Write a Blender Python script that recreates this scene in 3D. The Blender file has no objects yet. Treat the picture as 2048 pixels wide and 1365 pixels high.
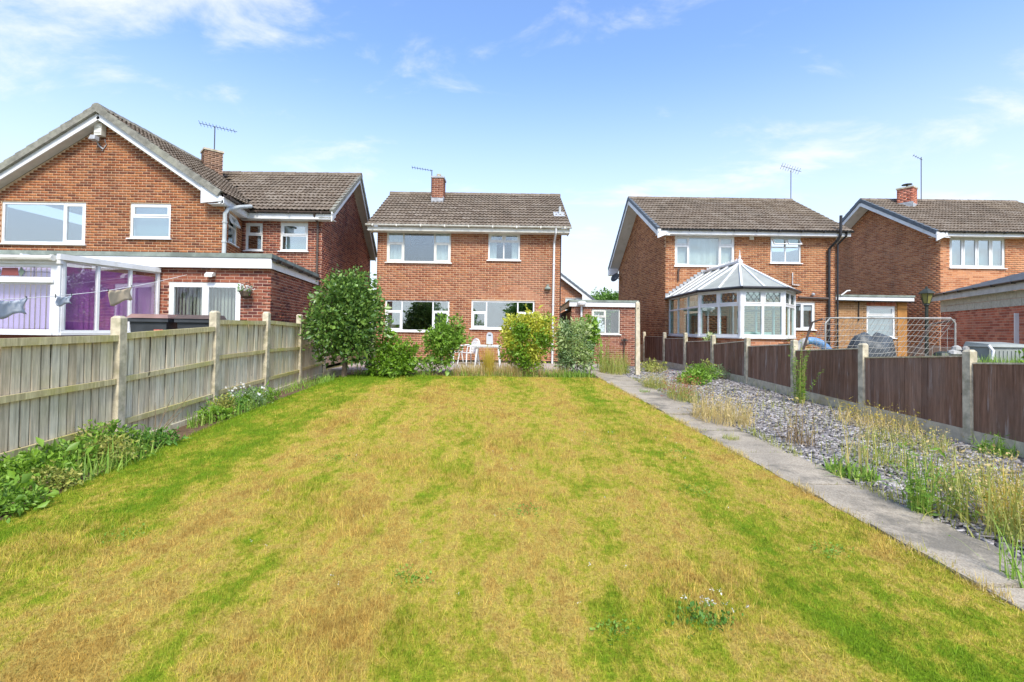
import bpy, math, random
import numpy as np
from mathutils import Vector, Matrix
S = bpy.context.scene
C = S.collection
R = random.Random(7)
RNG = np.random.default_rng(11)
rad = math.radians
# ------------------------------------------------------------------ camera
cam_d = bpy.data.cameras.new('camera'); cam = bpy.data.objects.new('camera', cam_d); C.objects.link(cam)
cam_d.sensor_width = 36; cam_d.lens = 950 / 2048 * 36; cam_d.clip_start = .05; cam_d.clip_end = 3000
cam_d.shift_y = -0.01908
cam.location = (0, 0, 1.6)
cam.rotation_euler = (Matrix.Rotation(rad(91.0), 3, 'X') @ Matrix.Rotation(rad(.8), 3, 'Z')).to_euler()
S.camera = cam
# ------------------------------------------------------------------ world, sun, exposure
SUN_EL, SUN_AZ = 49, 168          # azimuth clockwise from +Y (the view direction)
W = bpy.data.worlds.new('World'); S.world = W; W.use_nodes = True
wn = W.node_tree; wn.nodes.clear()
def wnode(t, **k):
    n = wn.nodes.new(t)
    for a, b in k.items(): setattr(n, a, b)
    return n
wl = wn.links.new
w_out = wnode('ShaderNodeOutputWorld'); w_bg = wnode('ShaderNodeBackground'); w_bg.inputs[1].default_value = .15
sky = wnode('ShaderNodeTexSky', sky_type='NISHITA'); sky.sun_disc = False
sky.sun_elevation = rad(SUN_EL); sky.sun_rotation = rad(SUN_AZ); sky.air_density = 1.0; sky.dust_density = .9; sky.ozone_density = 1.6
w_tc = wnode('ShaderNodeTexCoord'); w_sep = wnode('ShaderNodeSeparateXYZ'); wl(w_tc.outputs['Generated'], w_sep.inputs[0])
def wmath(op, a, b=None, c=None):
    n = wnode('ShaderNodeMath', operation=op)
    for i, v in enumerate((a, b, c)):
        if v is None: continue
        if isinstance(v, (int, float)): n.inputs[i].default_value = v
        else: wl(v, n.inputs[i])
    return n.outputs[0]
zz = wmath('MAXIMUM', w_sep.outputs[2], 0.0); zd = wmath('ADD', zz, .22)
w_cx = wmath('DIVIDE', w_sep.outputs[0], zd); w_cy = wmath('DIVIDE', w_sep.outputs[1], zd)
w_cmb = wnode('ShaderNodeCombineXYZ'); wl(w_cx, w_cmb.inputs[0]); wl(w_cy, w_cmb.inputs[1])
def wnoise(scale, detail, rough, off):
    mp = wnode('ShaderNodeMapping'); mp.inputs['Location'].default_value = off; mp.inputs['Scale'].default_value = (1.0, 1.6, 1)
    wl(w_cmb.outputs[0], mp.inputs[0])
    n = wnode('ShaderNodeTexNoise'); n.inputs['Scale'].default_value = scale; n.inputs['Detail'].default_value = detail
    n.inputs['Roughness'].default_value = rough; n.inputs['Distortion'].default_value = .35
    wl(mp.outputs[0], n.inputs['Vector']); return n.outputs[0]
n_big = wnoise(.85, 3, .5, (19.8, 18.0, 0)); n_fine = wnoise(2.6, 9, .62, (27.74, 12.6, 0))
cl = wmath('ADD', wmath('MULTIPLY', n_big, .62), wmath('MULTIPLY', n_fine, .5))
cr = wnode('ShaderNodeMapRange'); cr.interpolation_type = 'SMOOTHSTEP'
wl(cl, cr.inputs[0]); cr.inputs[1].default_value = .57; cr.inputs[2].default_value = .73; cr.inputs[3].default_value = 0; cr.inputs[4].default_value = .85
# whitening of the air near the horizon
hz = wnode('ShaderNodeMapRange'); hz.interpolation_type = 'SMOOTHSTEP'; wl(zz, hz.inputs[0])
hz.inputs[1].default_value = 0; hz.inputs[2].default_value = .52; hz.inputs[3].default_value = .97; hz.inputs[4].default_value = 0
tint = wnode('ShaderNodeMix', data_type='RGBA', blend_type='MULTIPLY'); tint.inputs[0].default_value = 1
wl(sky.outputs[0], tint.inputs[6]); tint.inputs[7].default_value = (.80, .89, 1.03, 1)
m1 = wnode('ShaderNodeMix', data_type='RGBA'); wl(hz.outputs[0], m1.inputs[0]); wl(tint.outputs[2], m1.inputs[6]); m1.inputs[7].default_value = (2.9, 3.1, 3.3, 1)
m2 = wnode('ShaderNodeMix', data_type='RGBA'); wl(cr.outputs[0], m2.inputs[0]); wl(m1.outputs[2], m2.inputs[6]); m2.inputs[7].default_value = (3.2, 3.28, 3.4, 1)
wl(m2.outputs[2], w_bg.inputs[0]); wl(w_bg.outputs[0], w_out.inputs[0])
sun_d = bpy.data.lights.new('sun', 'SUN'); sun = bpy.data.objects.new('sun', sun_d); C.objects.link(sun)
sun_d.energy = 2.0; sun_d.angle = rad(14); sun_d.color = (1, .94, .82)
a = rad(SUN_AZ); e = rad(SUN_EL)
to_sun = Vector((math.sin(a) * math.cos(e), math.cos(a) * math.cos(e), math.sin(e)))
sun.rotation_euler = (-to_sun).to_track_quat('-Z', 'Y').to_euler()
S.view_settings.view_transform = 'Standard'; S.view_settings.look = 'None'
S.view_settings.exposure = 1.2; S.view_settings.gamma = 1; S.view_settings.use_curve_mapping = False
S.cycles.max_bounces = 5; S.cycles.transparent_max_bounces = 12; S.cycles.use_denoising = True

# ------------------------------------------------------------------ mesh helpers
WL = {}                                   # world position of every object that parents something
def setp(o, label=None, cat=None, group=None, kind=None):
    if label: o['label'] = label
    if cat: o['category'] = cat
    if group: o['group'] = group
    if kind: o['kind'] = kind
    return o
def thing(name, loc, label, cat, group=None):
    o = bpy.data.objects.new(name, None); C.objects.link(o); o.location = loc; o.empty_display_size = .2
    WL[o.name] = Vector(loc); return setp(o, label, cat, group)
def put(name, me, parent=None, loc=(0, 0, 0), rot=None, scale=None):
    o = bpy.data.objects.new(name, me); C.objects.link(o)
    loc = Vector(loc)
    if parent is not None:
        o.parent = parent; o.location = loc - WL[parent.name]
    else: o.location = loc
    WL[o.name] = loc
    if rot is not None: o.rotation_euler = rot
    if scale is not None: o.scale = scale
    return o
class MB:
    def __init__(s): s.v = []; s.f = []; s.t = []; s.cur = 0.0
    def face(s, pts):
        i = len(s.v); s.v.extend(tuple(p) for p in pts); s.f.append(tuple(range(i, i + len(pts)))); s.t.append(s.cur)
    def add(s, vs, fs):
        i = len(s.v); s.v.extend(tuple(p) for p in vs)
        for f in fs: s.f.append(tuple(j + i for j in f)); s.t.append(s.cur)
    def hexa(s, p):                        # p: 4 bottom (ccw from above), 4 top
        s.add(p, [(3, 2, 1, 0), (4, 5, 6, 7), (0, 1, 5, 4), (1, 2, 6, 5), (2, 3, 7, 6), (3, 0, 4, 7)])
    def box(s, x0, y0, z0, x1, y1, z1):
        s.hexa([(x0, y0, z0), (x1, y0, z0), (x1, y1, z0), (x0, y1, z0), (x0, y0, z1), (x1, y0, z1), (x1, y1, z1), (x0, y1, z1)])
    def obox(s, c, ax, ay, az):            # centre and three half vectors
        c, ax, ay, az = map(Vector, (c, ax, ay, az))
        s.hexa([c - ax - ay - az, c + ax - ay - az, c + ax + ay - az, c - ax + ay - az, c - ax - ay + az, c + ax - ay + az, c + ax + ay + az, c - ax + ay + az])
    def beam(s, a, b, w, h, up=(0, 0, 1)):
        a, b, up = Vector(a), Vector(b), Vector(up); d = (b - a); L = d.length; d.normalize()
        r = d.cross(up); r.normalize(); u = r.cross(d)
        s.obox((a + b) / 2, d * L / 2, -r * w / 2, u * h / 2)
    def tube(s, pts, r, n=6, cap=True):
        pts = [Vector(p) for p in pts]; m = len(pts)
        rs = r if isinstance(r, (list, tuple)) else [r] * m
        vs = []
        ref = Vector((0, 0, 1))
        d0 = (pts[-1] - pts[0]).normalized() if (pts[-1] - pts[0]).length else Vector((0, 0, 1))
        if abs(d0.z) > .9: ref = Vector((1, 0, 0))
        for i, p in enumerate(pts):
            d = (pts[min(i + 1, m - 1)] - pts[max(i - 1, 0)]).normalized()
            a = d.cross(ref)
            if a.length < 1e-4: a = d.cross(Vector((0, 1, 0)))
            a.normalize(); b = d.cross(a)
            for k in range(n):
                t = 2 * math.pi * k / n; vs.append(p + (a * math.cos(t) + b * math.sin(t)) * rs[i])
        fs = []
        for i in range(m - 1):
            for k in range(n):
                k2 = (k + 1) % n; fs.append((i * n + k, i * n + k2, (i + 1) * n + k2, (i + 1) * n + k))
        if cap: fs.append(tuple(range(n))[::-1]); fs.append(tuple(range((m - 1) * n, m * n)))
        s.add(vs, fs)
    def lathe(s, c, prof, n=16, cap=True):
        vs = []; m = len(prof)
        for r, z in prof:
            for k in range(n):
                t = 2 * math.pi * k / n; vs.append((c[0] + r * math.cos(t), c[1] + r * math.sin(t), c[2] + z))
        fs = []
        for i in range(m - 1):
            for k in range(n):
                k2 = (k + 1) % n; fs.append((i * n + k, i * n + k2, (i + 1) * n + k2, (i + 1) * n + k))
        if cap: fs.append(tuple(range(n))[::-1]); fs.append(tuple(range((m - 1) * n, m * n)))
        s.add(vs, fs)
    def mesh(s, name, mats, smooth=False):
        me = bpy.data.meshes.new(name); me.from_pydata(s.v, [], s.f)
        if any(s.t):
            at = me.attributes.new('tint', 'FLOAT', 'FACE'); at.data.foreach_set('value', np.array(s.t, np.float32))
        for m in (mats if isinstance(mats, (list, tuple)) else [mats]): me.materials.append(m)
        if smooth: me.polygons.foreach_set('use_smooth', [True] * len(me.polygons))
        me.update(); return me
    def build(s, name, mat, parent=None, smooth=False, **k):
        o = put(name, s.mesh(name, mat, smooth), parent); setp(o, **k); return o
def npmesh(name, V, F, mat, tint=None, smooth=False):
    """V (n,3), F (m,k) arrays -> mesh, quick"""
    me = bpy.data.meshes.new(name); n, (m, k) = len(V), F.shape
    me.vertices.add(n); me.vertices.foreach_set('co', np.ascontiguousarray(V, np.float32).ravel())
    me.loops.add(m * k); me.loops.foreach_set('vertex_index', np.ascontiguousarray(F, np.int32).ravel())
    me.polygons.add(m); me.polygons.foreach_set('loop_start', np.arange(0, m * k, k, dtype=np.int32))
    me.polygons.foreach_set('loop_total', np.full(m, k, np.int32))
    if smooth: me.polygons.foreach_set('use_smooth', np.ones(m, bool))
    if tint is not None:
        at = me.attributes.new('tint', 'FLOAT', 'FACE'); at.data.foreach_set('value', np.ascontiguousarray(tint, np.float32))
    me.materials.append(mat); me.update(calc_edges=True); return me

# ------------------------------------------------------------------ material helpers
class NT:
    def __init__(s, name):
        s.m = bpy.data.materials.new(name); s.m.use_nodes = True; s.n = s.m.node_tree.nodes; s.l = s.m.node_tree.links.new
        s.b = s.n['Principled BSDF']; s.out = s.n['Material Output']
        s.pos = s.n.new('ShaderNodeNewGeometry').outputs['Position']
    def set(s, sock, v):
        if isinstance(v, bpy.types.NodeSocket): s.l(v, sock)
        elif isinstance(v, (tuple, list)) and len(v) == 3 and sock.type == 'RGBA': sock.default_value = (*v, 1)
        else: sock.default_value = v
    def bs(s, **k):
        for a, v in k.items():
            s.set(s.b.inputs[{'col': 'Base Color', 'rough': 'Roughness', 'metal': 'Metallic', 'spec': 'Specular IOR Level', 'normal': 'Normal', 'alpha': 'Alpha'}[a]], v)
    def noise(s, scale, detail=4, rough=.55, vec=None, stretch=None, dist=0.0):
        n = s.n.new('ShaderNodeTexNoise'); v = vec or s.pos
        if stretch:
            mp = s.n.new('ShaderNodeMapping'); mp.inputs['Scale'].default_value = stretch; s.l(v, mp.inputs[0]); v = mp.outputs[0]
        s.l(v, n.inputs['Vector']); n.inputs['Scale'].default_value = scale; n.inputs['Detail'].default_value = detail
        n.inputs['Roughness'].default_value = rough; n.inputs['Distortion'].default_value = dist; return n.outputs[0]
    def math(s, op, a, b=None, clamp=False):
        n = s.n.new('ShaderNodeMath'); n.operation = op; n.use_clamp = clamp
        s.set(n.inputs[0], a)
        if b is not None: s.set(n.inputs[1], b)
        return n.outputs[0]
    def ramp(s, fac, stops, interp='LINEAR'):
        n = s.n.new('ShaderNodeValToRGB'); n.color_ramp.interpolation = interp; el = n.color_ramp.elements
        while len(el) > 1: el.remove(el[-1])
        for i, (p, c) in enumerate(stops):
            x = el[0] if i == 0 else el.new(p)
            x.position = p; x.color = (*c, 1) if len(c) == 3 else c
        s.l(fac, n.inputs[0]); return n.outputs[0]
    def rng(s, v, a, b, c=0.0, d=1.0):
        n = s.n.new('ShaderNodeMapRange'); n.interpolation_type = 'SMOOTHSTEP'; s.set(n.inputs[0], v)
        for i, x in enumerate((a, b, c, d)): s.set(n.inputs[i + 1], x)
        return n.outputs[0]
    def mix(s, fac, a, b, blend='MIX'):
        n = s.n.new('ShaderNodeMix'); n.data_type = 'RGBA'; n.blend_type = blend
        s.set(n.inputs[0], fac); s.set(n.inputs[6], a); s.set(n.inputs[7], b); return n.outputs[2]
    def bump(s, h, strength=.3, dist=.01):
        n = s.n.new('ShaderNodeBump'); n.inputs['Strength'].default_value = strength; n.inputs['Distance'].default_value = dist
        s.l(h, n.inputs['Height']); s.bs(normal=n.outputs[0])
    def tint(s):                            # random number per piece: object random + face attribute
        oi = s.n.new('ShaderNodeObjectInfo').outputs['Random']
        at = s.n.new('ShaderNodeAttribute'); at.attribute_name = 'tint'
        return s.math('FRACT', s.math('ADD', oi, at.outputs['Fac']))
    def attr(s):
        at = s.n.new('ShaderNodeAttribute'); at.attribute_name = 'tint'; return at.outputs['Fac']
def simple(name, col, rough=.6, var=.25, scale=6, spec=.3, metal=0, bump=0, bscale=60, dirt=None, dscale=1.5, dirt_amt=.5):
    t = NT(name); n = t.noise(scale, 5)
    c = t.mix(t.rng(n, .3, .7), tuple(x * (1 - var) for x in col), tuple(min(1, x * (1 + var * .6)) for x in col))
    if dirt: c = t.mix(t.math('MULTIPLY', t.rng(t.noise(dscale, 6, .65), .48, .68), dirt_amt), c, dirt)
    t.bs(col=c, rough=rough, spec=spec, metal=metal)
    if bump: t.bump(t.noise(bscale, 4, .6), bump, .006)
    return t.m
def brickmat(name, cols, patch=None):
    t = NT(name); k = t.tint(); n = len(cols)
    c = t.ramp(k, [(i / n, col) for i, col in enumerate(cols)], 'CONSTANT')
    c = t.mix(.8, c, t.mix(t.noise(45, 3), (.5, .5, .5), (1.35, 1.3, 1.25)), 'MULTIPLY')
    if patch: c = t.mix(t.math('MULTIPLY', t.rng(t.noise(.55, 4, .6), .45, .7), .45), c, patch)
    c = t.mix(.75, c, t.ramp(t.noise(.9, 5, .65, stretch=(1.5, 1.5, .35)), [(.3, (.62, .60, .60)), (.5, (.97, .95, .95)), (.7, (1.12, 1.12, 1.12))]), 'MULTIPLY')
    c = t.mix(t.math('MULTIPLY', t.rng(t.noise(2.6, 6, .7, stretch=(1, 1, .5)), .56, .72), .4), c, (.13, .085, .06))
    t.bs(col=c, rough=.88, spec=.2); t.bump(t.noise(160, 3, .6), .35, .004); return t.m
def leafmat(name, cols, rough=.45, trans=.3, spec=.4):
    t = NT(name); k = t.tint(); n = len(cols)
    c = t.ramp(k, [(i / max(1, n - 1), col) for i, col in enumerate(cols)])
    t.bs(col=c, rough=rough, spec=spec)
    tr = t.n.new('ShaderNodeBsdfTranslucent'); t.l(c, tr.inputs[0])
    mx = t.n.new('ShaderNodeMixShader'); mx.inputs[0].default_value = trans
    t.l(t.b.outputs[0], mx.inputs[1]); t.l(tr.outputs[0], mx.inputs[2]); t.l(mx.outputs[0], t.out.inputs[0]); return t.m
def glassmat(name, tint=(.9, .95, .94), base=.17, edge=1.0):
    """thin pane: sees through, reflects more at a slant (Schlick)"""
    t = NT(name); t.n.remove(t.b)
    tr = t.n.new('ShaderNodeBsdfTransparent'); tr.inputs[0].default_value = (*tint, 1)
    gl = t.n.new('ShaderNodeBsdfGlossy'); gl.inputs['Roughness'].default_value = .01; gl.inputs[0].default_value = (.95, .97, 1, 1)
    lw = t.n.new('ShaderNodeLayerWeight'); lw.inputs[0].default_value = .5
    f = t.math('ADD', t.math('MULTIPLY', t.math('POWER', lw.outputs['Facing'], 5.0), (1 - base) * edge), base, True)
    mx = t.n.new('ShaderNodeMixShader'); t.l(f, mx.inputs[0])
    t.l(tr.outputs[0], mx.inputs[1]); t.l(gl.outputs[0], mx.inputs[2]); t.l(mx.outputs[0], t.out.inputs[0]); return t.m

M = {}
M['brick1'] = brickmat('brick_orange_brown', [(.38, .14, .056), (.30, .10, .042), (.43, .175, .072), (.33, .115, .05), (.19, .07, .038), (.41, .16, .064), (.36, .15, .072), (.25, .088, .042)])
M['brick1e'] = brickmat('brick_red_brown', [(.33, .11, .062), (.26, .08, .05), (.36, .135, .08), (.16, .055, .045), (.30, .105, .065), (.21, .07, .048), (.38, .155, .095)])
M['brick2'] = brickmat('brick_tan_orange', [(.43, .18, .085), (.37, .14, .068), (.46, .205, .10), (.29, .105, .056), (.41, .18, .10), (.35, .135, .072), (.44, .21, .12)], (.42, .215, .14))
M['brick3'] = brickmat('brick_brown_orange', [(.44, .185, .08), (.35, .135, .062), (.48, .215, .095), (.28, .105, .052), (.42, .175, .08), (.50, .23, .11)])
M['brick4'] = brickmat('brick_bright_orange', [(.58, .25, .115), (.50, .20, .095), (.62, .29, .145), (.42, .165, .08), (.56, .26, .14)])
M['brickred'] = brickmat('brick_new_red', [(.62, .21, .125), (.55, .17, .10), (.66, .26, .16), (.42, .13, .085), (.60, .24, .16)])
M['brickgar'] = brickmat('brick_dull_brown', [(.30, .115, .065), (.25, .09, .055), (.33, .14, .085), (.20, .075, .05), (.28, .11, .07)], (.30, .17, .12))
M['brickrender'] = brickmat('brick_painted_buff', [(.40, .22, .09), (.37, .20, .085), (.43, .25, .11), (.34, .18, .075)], (.42, .28, .14))
M['brickchim'] = brickmat('brick_sooty_brown', [(.24, .14, .085), (.19, .105, .065), (.28, .17, .11), (.15, .09, .06)])
M['mortar'] = simple('mortar_cream', (.64, .45, .29), .95, .2, 9, .1, bump=.3)
M['mortar_p'] = simple('mortar_pale_pink', (.60, .42, .31), .95, .2, 9, .1, bump=.3)
M['upvc'] = simple('white_upvc', (.77, .77, .76), .4, .06, 2, .35, dirt=(.56, .55, .48), dscale=3.5, dirt_amt=.45)
M['cream'] = simple('cream_painted_timber', (.74, .72, .64), .5, .08, 3, .35, dirt=(.45, .43, .36), dscale=5, dirt_amt=.45)
M['glass'] = glassmat('window_glass')
M['glassd'] = glassmat('window_glass_shiny', (.75, .84, .84), .36)
M['glassc'] = glassmat('conservatory_glass', (.80, .94, .91), .2, .45)
M['blackplastic'] = simple('black_plastic', (.022, .022, .024), .4, .2, 10, .5)
M['brownpipe'] = simple('brown_plastic_pipe', (.10, .07, .055), .5, .2, 10, .4)
M['greypipe'] = simple('grey_painted_pipe', (.50, .52, .50), .5, .15, 5, .4)
M['lead'] = simple('lead_flashing', (.42, .43, .44), .6, .25, 8, .4)
M['aerial'] = simple('dull_aluminium', (.07, .07, .07), .6, .2, 10, .3)
M['dark'] = simple('dark_void', (.03, .027, .025), .9, .2, 4, .1)
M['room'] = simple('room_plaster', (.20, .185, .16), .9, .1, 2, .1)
M['felt'] = simple('mineral_roof_felt', (.24, .275, .235), .9, .3, 3, .15, bump=.4, bscale=200, dirt=(.33, .35, .28))
def tilemat():
    t = NT('concrete_roof_tile'); k = t.tint()
    c = t.ramp(k, [(0, (.17, .128, .092)), (.3, (.215, .17, .125)), (.6, (.145, .108, .078)), (1, (.24, .195, .15))])
    c = t.mix(t.math('MULTIPLY', t.rng(t.noise(14, 6, .7), .52, .66), .7), c, (.44, .39, .32))
    c = t.mix(t.math('MULTIPLY', t.rng(t.noise(6, 6, .7, stretch=(1, 1, .6)), .55, .7), .75), c, (.075, .06, .038))
    c = t.mix(t.math('MULTIPLY', t.rng(t.noise(1.1, 4, .6), .45, .7), .4), c, (.12, .10, .075))
    t.bs(col=c, rough=.9, spec=.15); t.bump(t.noise(90, 4, .6), .4, .006); return t.m
M['tile'] = tilemat()
M['tileedge'] = simple('weathered_verge_tile', (.25, .24, .20), .9, .3, 7, .15, bump=.3, dirt=(.36, .36, .27))
M['vergegrey'] = simple('grey_verge_cap', (.13, .15, .17), .6, .15, 7, .3)
M['slate'] = simple('grey_slate_sheet', (.15, .16, .17), .7, .2, 4, .3, bump=.2, bscale=20)
M['concrete'] = simple('weathered_concrete', (.58, .51, .37), .95, .3, 9, .1, bump=.6, bscale=90, dirt=(.30, .28, .17), dscale=3.5, dirt_amt=.75)
M['concretep'] = simple('pale_concrete', (.60, .52, .38), .95, .2, 9, .1, bump=.4, bscale=90, dirt=(.50, .38, .16), dscale=1.8, dirt_amt=.6)
M['block'] = simple('grey_concrete_block', (.55, .53, .44), .95, .15, 18, .1, bump=.4, bscale=120)
def woodmat(name, cols, moss, mossamt, white=None):
    t = NT(name); k = t.tint(); n = len(cols)
    c = t.ramp(k, [(i / max(1, n - 1), col) for i, col in enumerate(cols)])
    g = t.noise(9, 6, .7, stretch=(3, 3, .22)); c = t.mix(.9, c, t.mix(t.rng(g, .25, .75), (.55, .53, .5), (1.25, 1.25, 1.25)), 'MULTIPLY')
    kn = t.noise(7, 2, .5, stretch=(1.4, 1.4, .7)); c = t.mix(t.math('MULTIPLY', t.rng(kn, .74, .78), .8), c, (.05, .04, .03))
    c = t.mix(t.math('MULTIPLY', t.rng(t.noise(1.3, 5, .65), .45, .68), mossamt), c, moss)
    if white: c = t.mix(t.math('MULTIPLY', t.rng(t.noise(4, 6, .75, stretch=(2.4, 2.4, .18)), .55, .68), .55), c, white)
    t.bs(col=c, rough=.9, spec=.12); t.bump(g, .35, .006); return t.m
M['greywood'] = woodmat('weathered_grey_timber', [(.72, .62, .44), (.80, .73, .57), (.58, .47, .32), (.76, .67, .50), (.64, .51, .35)], (.56, .49, .22), .4)
M['mossrail'] = woodmat('mossy_timber_rail', [(.58, .48, .23), (.64, .56, .34)], (.46, .42, .10), .8)
M['brownwood'] = woodmat('dark_brown_stained_timber', [(.25, .14, .088), (.32, .19, .128), (.19, .105, .068), (.285, .16, .105)], (.24, .175, .14), .4, (.48, .42, .38))
# ------------------------------------------------------------------ terrain
def H(x, y):
    z = .0305 * min(max(y, 0), 13.2)
    if x > 3.3: z -= .05 * min(x - 3.3, 3.2)
    if x < -4.15: z -= .15 * min(-4.15 - x, 1.0)
    return z
def GX(y): return -.0621 * y              # sideways drift of the garden's axis
def make_ground():
    xs = sorted(set([-400, -120, -50, -25] + list(np.arange(-16, 24.1, .8)) + [32, 60, 140, 400])); ys = sorted(set([-120, -40, -12, -4] + list(np.arange(-1, 30, .8)) + [40, 70, 150, 500, 1200]))
    b = MB(); nx = len(xs)
    for y in ys:
        for x in xs:
            z = H(x, y) - .06
            if x < -5.6: z = max(z, .12)
            b.v.append((x, y, z))
    for j in range(len(ys) - 1):
        for i in range(nx - 1):
            b.f.append((j * nx + i, j * nx + i + 1, (j + 1) * nx + i + 1, (j + 1) * nx + i)); b.t.append(0)
    t = NT('rough_ground'); n = t.noise(2, 6, .6)
    t.bs(col=t.ramp(n, [(.3, (.10, .12, .03)), (.5, (.17, .15, .06)), (.7, (.14, .10, .06))]), rough=.95, spec=.1); t.bump(t.noise(25, 5, .6), .5, .03)
    b.build('ground', t.m, kind='structure', smooth=True)
make_ground()
def sheet(name, fL, fR, y0, y1, dz, mat, nx=10, ny=40, kind='structure', jit=0):
    V = []; F = []
    for j in range(ny + 1):
        y = y0 + (y1 - y0) * j / ny; a, c = fL(y), fR(y)
        for i in range(nx + 1):
            x = a + (c - a) * i / nx
            if jit and i in (0, nx): x += R.uniform(-jit, jit)
            V.append((x, y, H(x, y) + dz))
    for j in range(ny):
        for i in range(nx):
            k = j * (nx + 1) + i; F.append((k, k + 1, k + nx + 2, k + nx + 1))
    return setp(put(name, npmesh(name, np.array(V), np.array(F), mat, smooth=True)), kind=kind)
# edges of the lawn, measured across the garden (metres from the camera's line)
LAWN_Y = 12.35
def lawnL(y): return np.interp(y, [0, 3.6, 4.6, 6.6, 10.9, 12.4], [-3.5, -3.8, -3.97, -4.14, -4.39, -4.2])
def lawnR(y): return np.interp(y, [0, 2.66, 3.9, 5.4, 8.6, 12.5, 14], [2.95, 2.86, 2.79, 2.70, 2.53, 2.27, 2.2])
def pathR(y): return np.interp(y, [0, 3.5, 8, 12.9, 15.8, 18], [3.48, 3.40, 3.30, 3.10, 3.1, 3.0])
def fenceL(y): return -4.835 - .062 * (y - 5.85)
def fenceR(y): return 6.65 - .0625 * (y - 6.9)
def lawn_colour(t):
    """patchy dry lawn: straw, yellow and green, greener along the borders"""
    sp = t.n.new('ShaderNodeSeparateXYZ'); t.l(t.pos, sp.inputs[0]); X, Y = sp.outputs[0], sp.outputs[1]
    xs = t.math('ADD', X, t.math('MULTIPLY', Y, .0621))
    wob = t.math('MULTIPLY', t.math('SUBTRACT', t.noise(.9, 4, .6), .5), 1.9)
    left = t.rng(t.math('ADD', xs, wob), -3.6, -1.9, .55, 0)
    back = t.math('MULTIPLY', t.rng(t.math('ADD', Y, t.math('MULTIPLY', wob, .5)), 9.8, 12.2, 0, .5), t.rng(xs, -2.0, .3, 1, .15))
    rb = t.math('ADD', xs, t.math('MULTIPLY', wob, .35))
    right = t.math('MULTIPLY', t.rng(rb, 1.5, 2.3, 0, .22), t.rng(rb, 2.5, 2.95, 1, -.2))
    near = t.math('MULTIPLY', t.rng(Y, 3.8, 1.9, 0, 1), t.rng(xs, -.5, 1.2, 0, .22))
    orange = t.math('MULTIPLY', t.rng(Y, 5.5, 3.0, 0, 1), t.rng(xs, .4, -1.4, 0, -.07))
    stripe = t.math('MULTIPLY', t.math('SINE', t.math('ADD', t.math('MULTIPLY', xs, 5.4), t.math('MULTIPLY', wob, .3))), -.13)
    n1 = t.math('MULTIPLY', t.math('SUBTRACT', t.rng(t.noise(.9, 5, .62, stretch=(1.5, .6, 1)), .33, .67), .5), .30)
    n2 = t.math('MULTIPLY', t.math('SUBTRACT', t.rng(t.noise(4.2, 6, .7, stretch=(1.3, .7, 1)), .36, .64), .5), .46)
    n3 = t.math('MULTIPLY', t.math('SUBTRACT', t.rng(t.noise(17, 4, .65), .33, .67), .5), .30)
    s = t.math('ADD', .38, t.math('ADD', n1, t.math('ADD', n2, n3)))
    for q in (left, back, right, near, orange, stripe): s = t.math('ADD', s, q)
    return s
LAWN_STOPS = [(0, (.54, .355, .085)), (.18, (.62, .45, .115)), (.34, (.645, .51, .12)), (.47, (.56, .48, .075)), (.60, (.43, .435, .046)), (.78, (.31, .385, .026)), (1, (.21, .34, .016))]
t = NT('lawn_thatch'); s = lawn_colour(t)
c = t.ramp(s, LAWN_STOPS); c = t.mix(1, c, t.ramp(t.noise(60, 4, .7), [(.25, (.35, .33, .28)), (.7, (.95, .95, .9))]), 'MULTIPLY')
t.bs(col=c, rough=.95, spec=.1); t.bump(t.noise(70, 4, .7), .8, .02); M['lawn'] = t.m
sheet('lawn', lawnL, lawnR, .4, LAWN_Y, 0, M['lawn'], 24, 60)
t = NT('grass_blade'); s = lawn_colour(t); k = t.attr()
c = t.ramp(t.math('ADD', s, t.math('MULTIPLY', t.math('SUBTRACT', k, .5), .34)), LAWN_STOPS)
c = t.mix(1, c, t.ramp(t.math('FRACT', t.math('MULTIPLY', k, 7.13)), [(0, (.6, .6, .58)), (.5, (1, 1, 1)), (1, (1.25, 1.22, 1.2))]), 'MULTIPLY')
c = t.mix(1, c, t.ramp(t.noise(6.5, 5, .7), [(.3, (.62, .60, .55)), (.5, (.95, .95, .93)), (.7, (1.18, 1.18, 1.15))]), 'MULTIPLY')
t.bs(col=c, rough=.6, spec=.25)
tr = t.n.new('ShaderNodeBsdfTranslucent'); t.l(c, tr.inputs[0]); mx = t.n.new('ShaderNodeMixShader'); mx.inputs[0].default_value = .3
t.l(t.b.outputs[0], mx.inputs[1]); t.l(tr.outputs[0], mx.inputs[2]); t.l(mx.outputs[0], t.out.inputs[0]); M['blade'] = t.m
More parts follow.
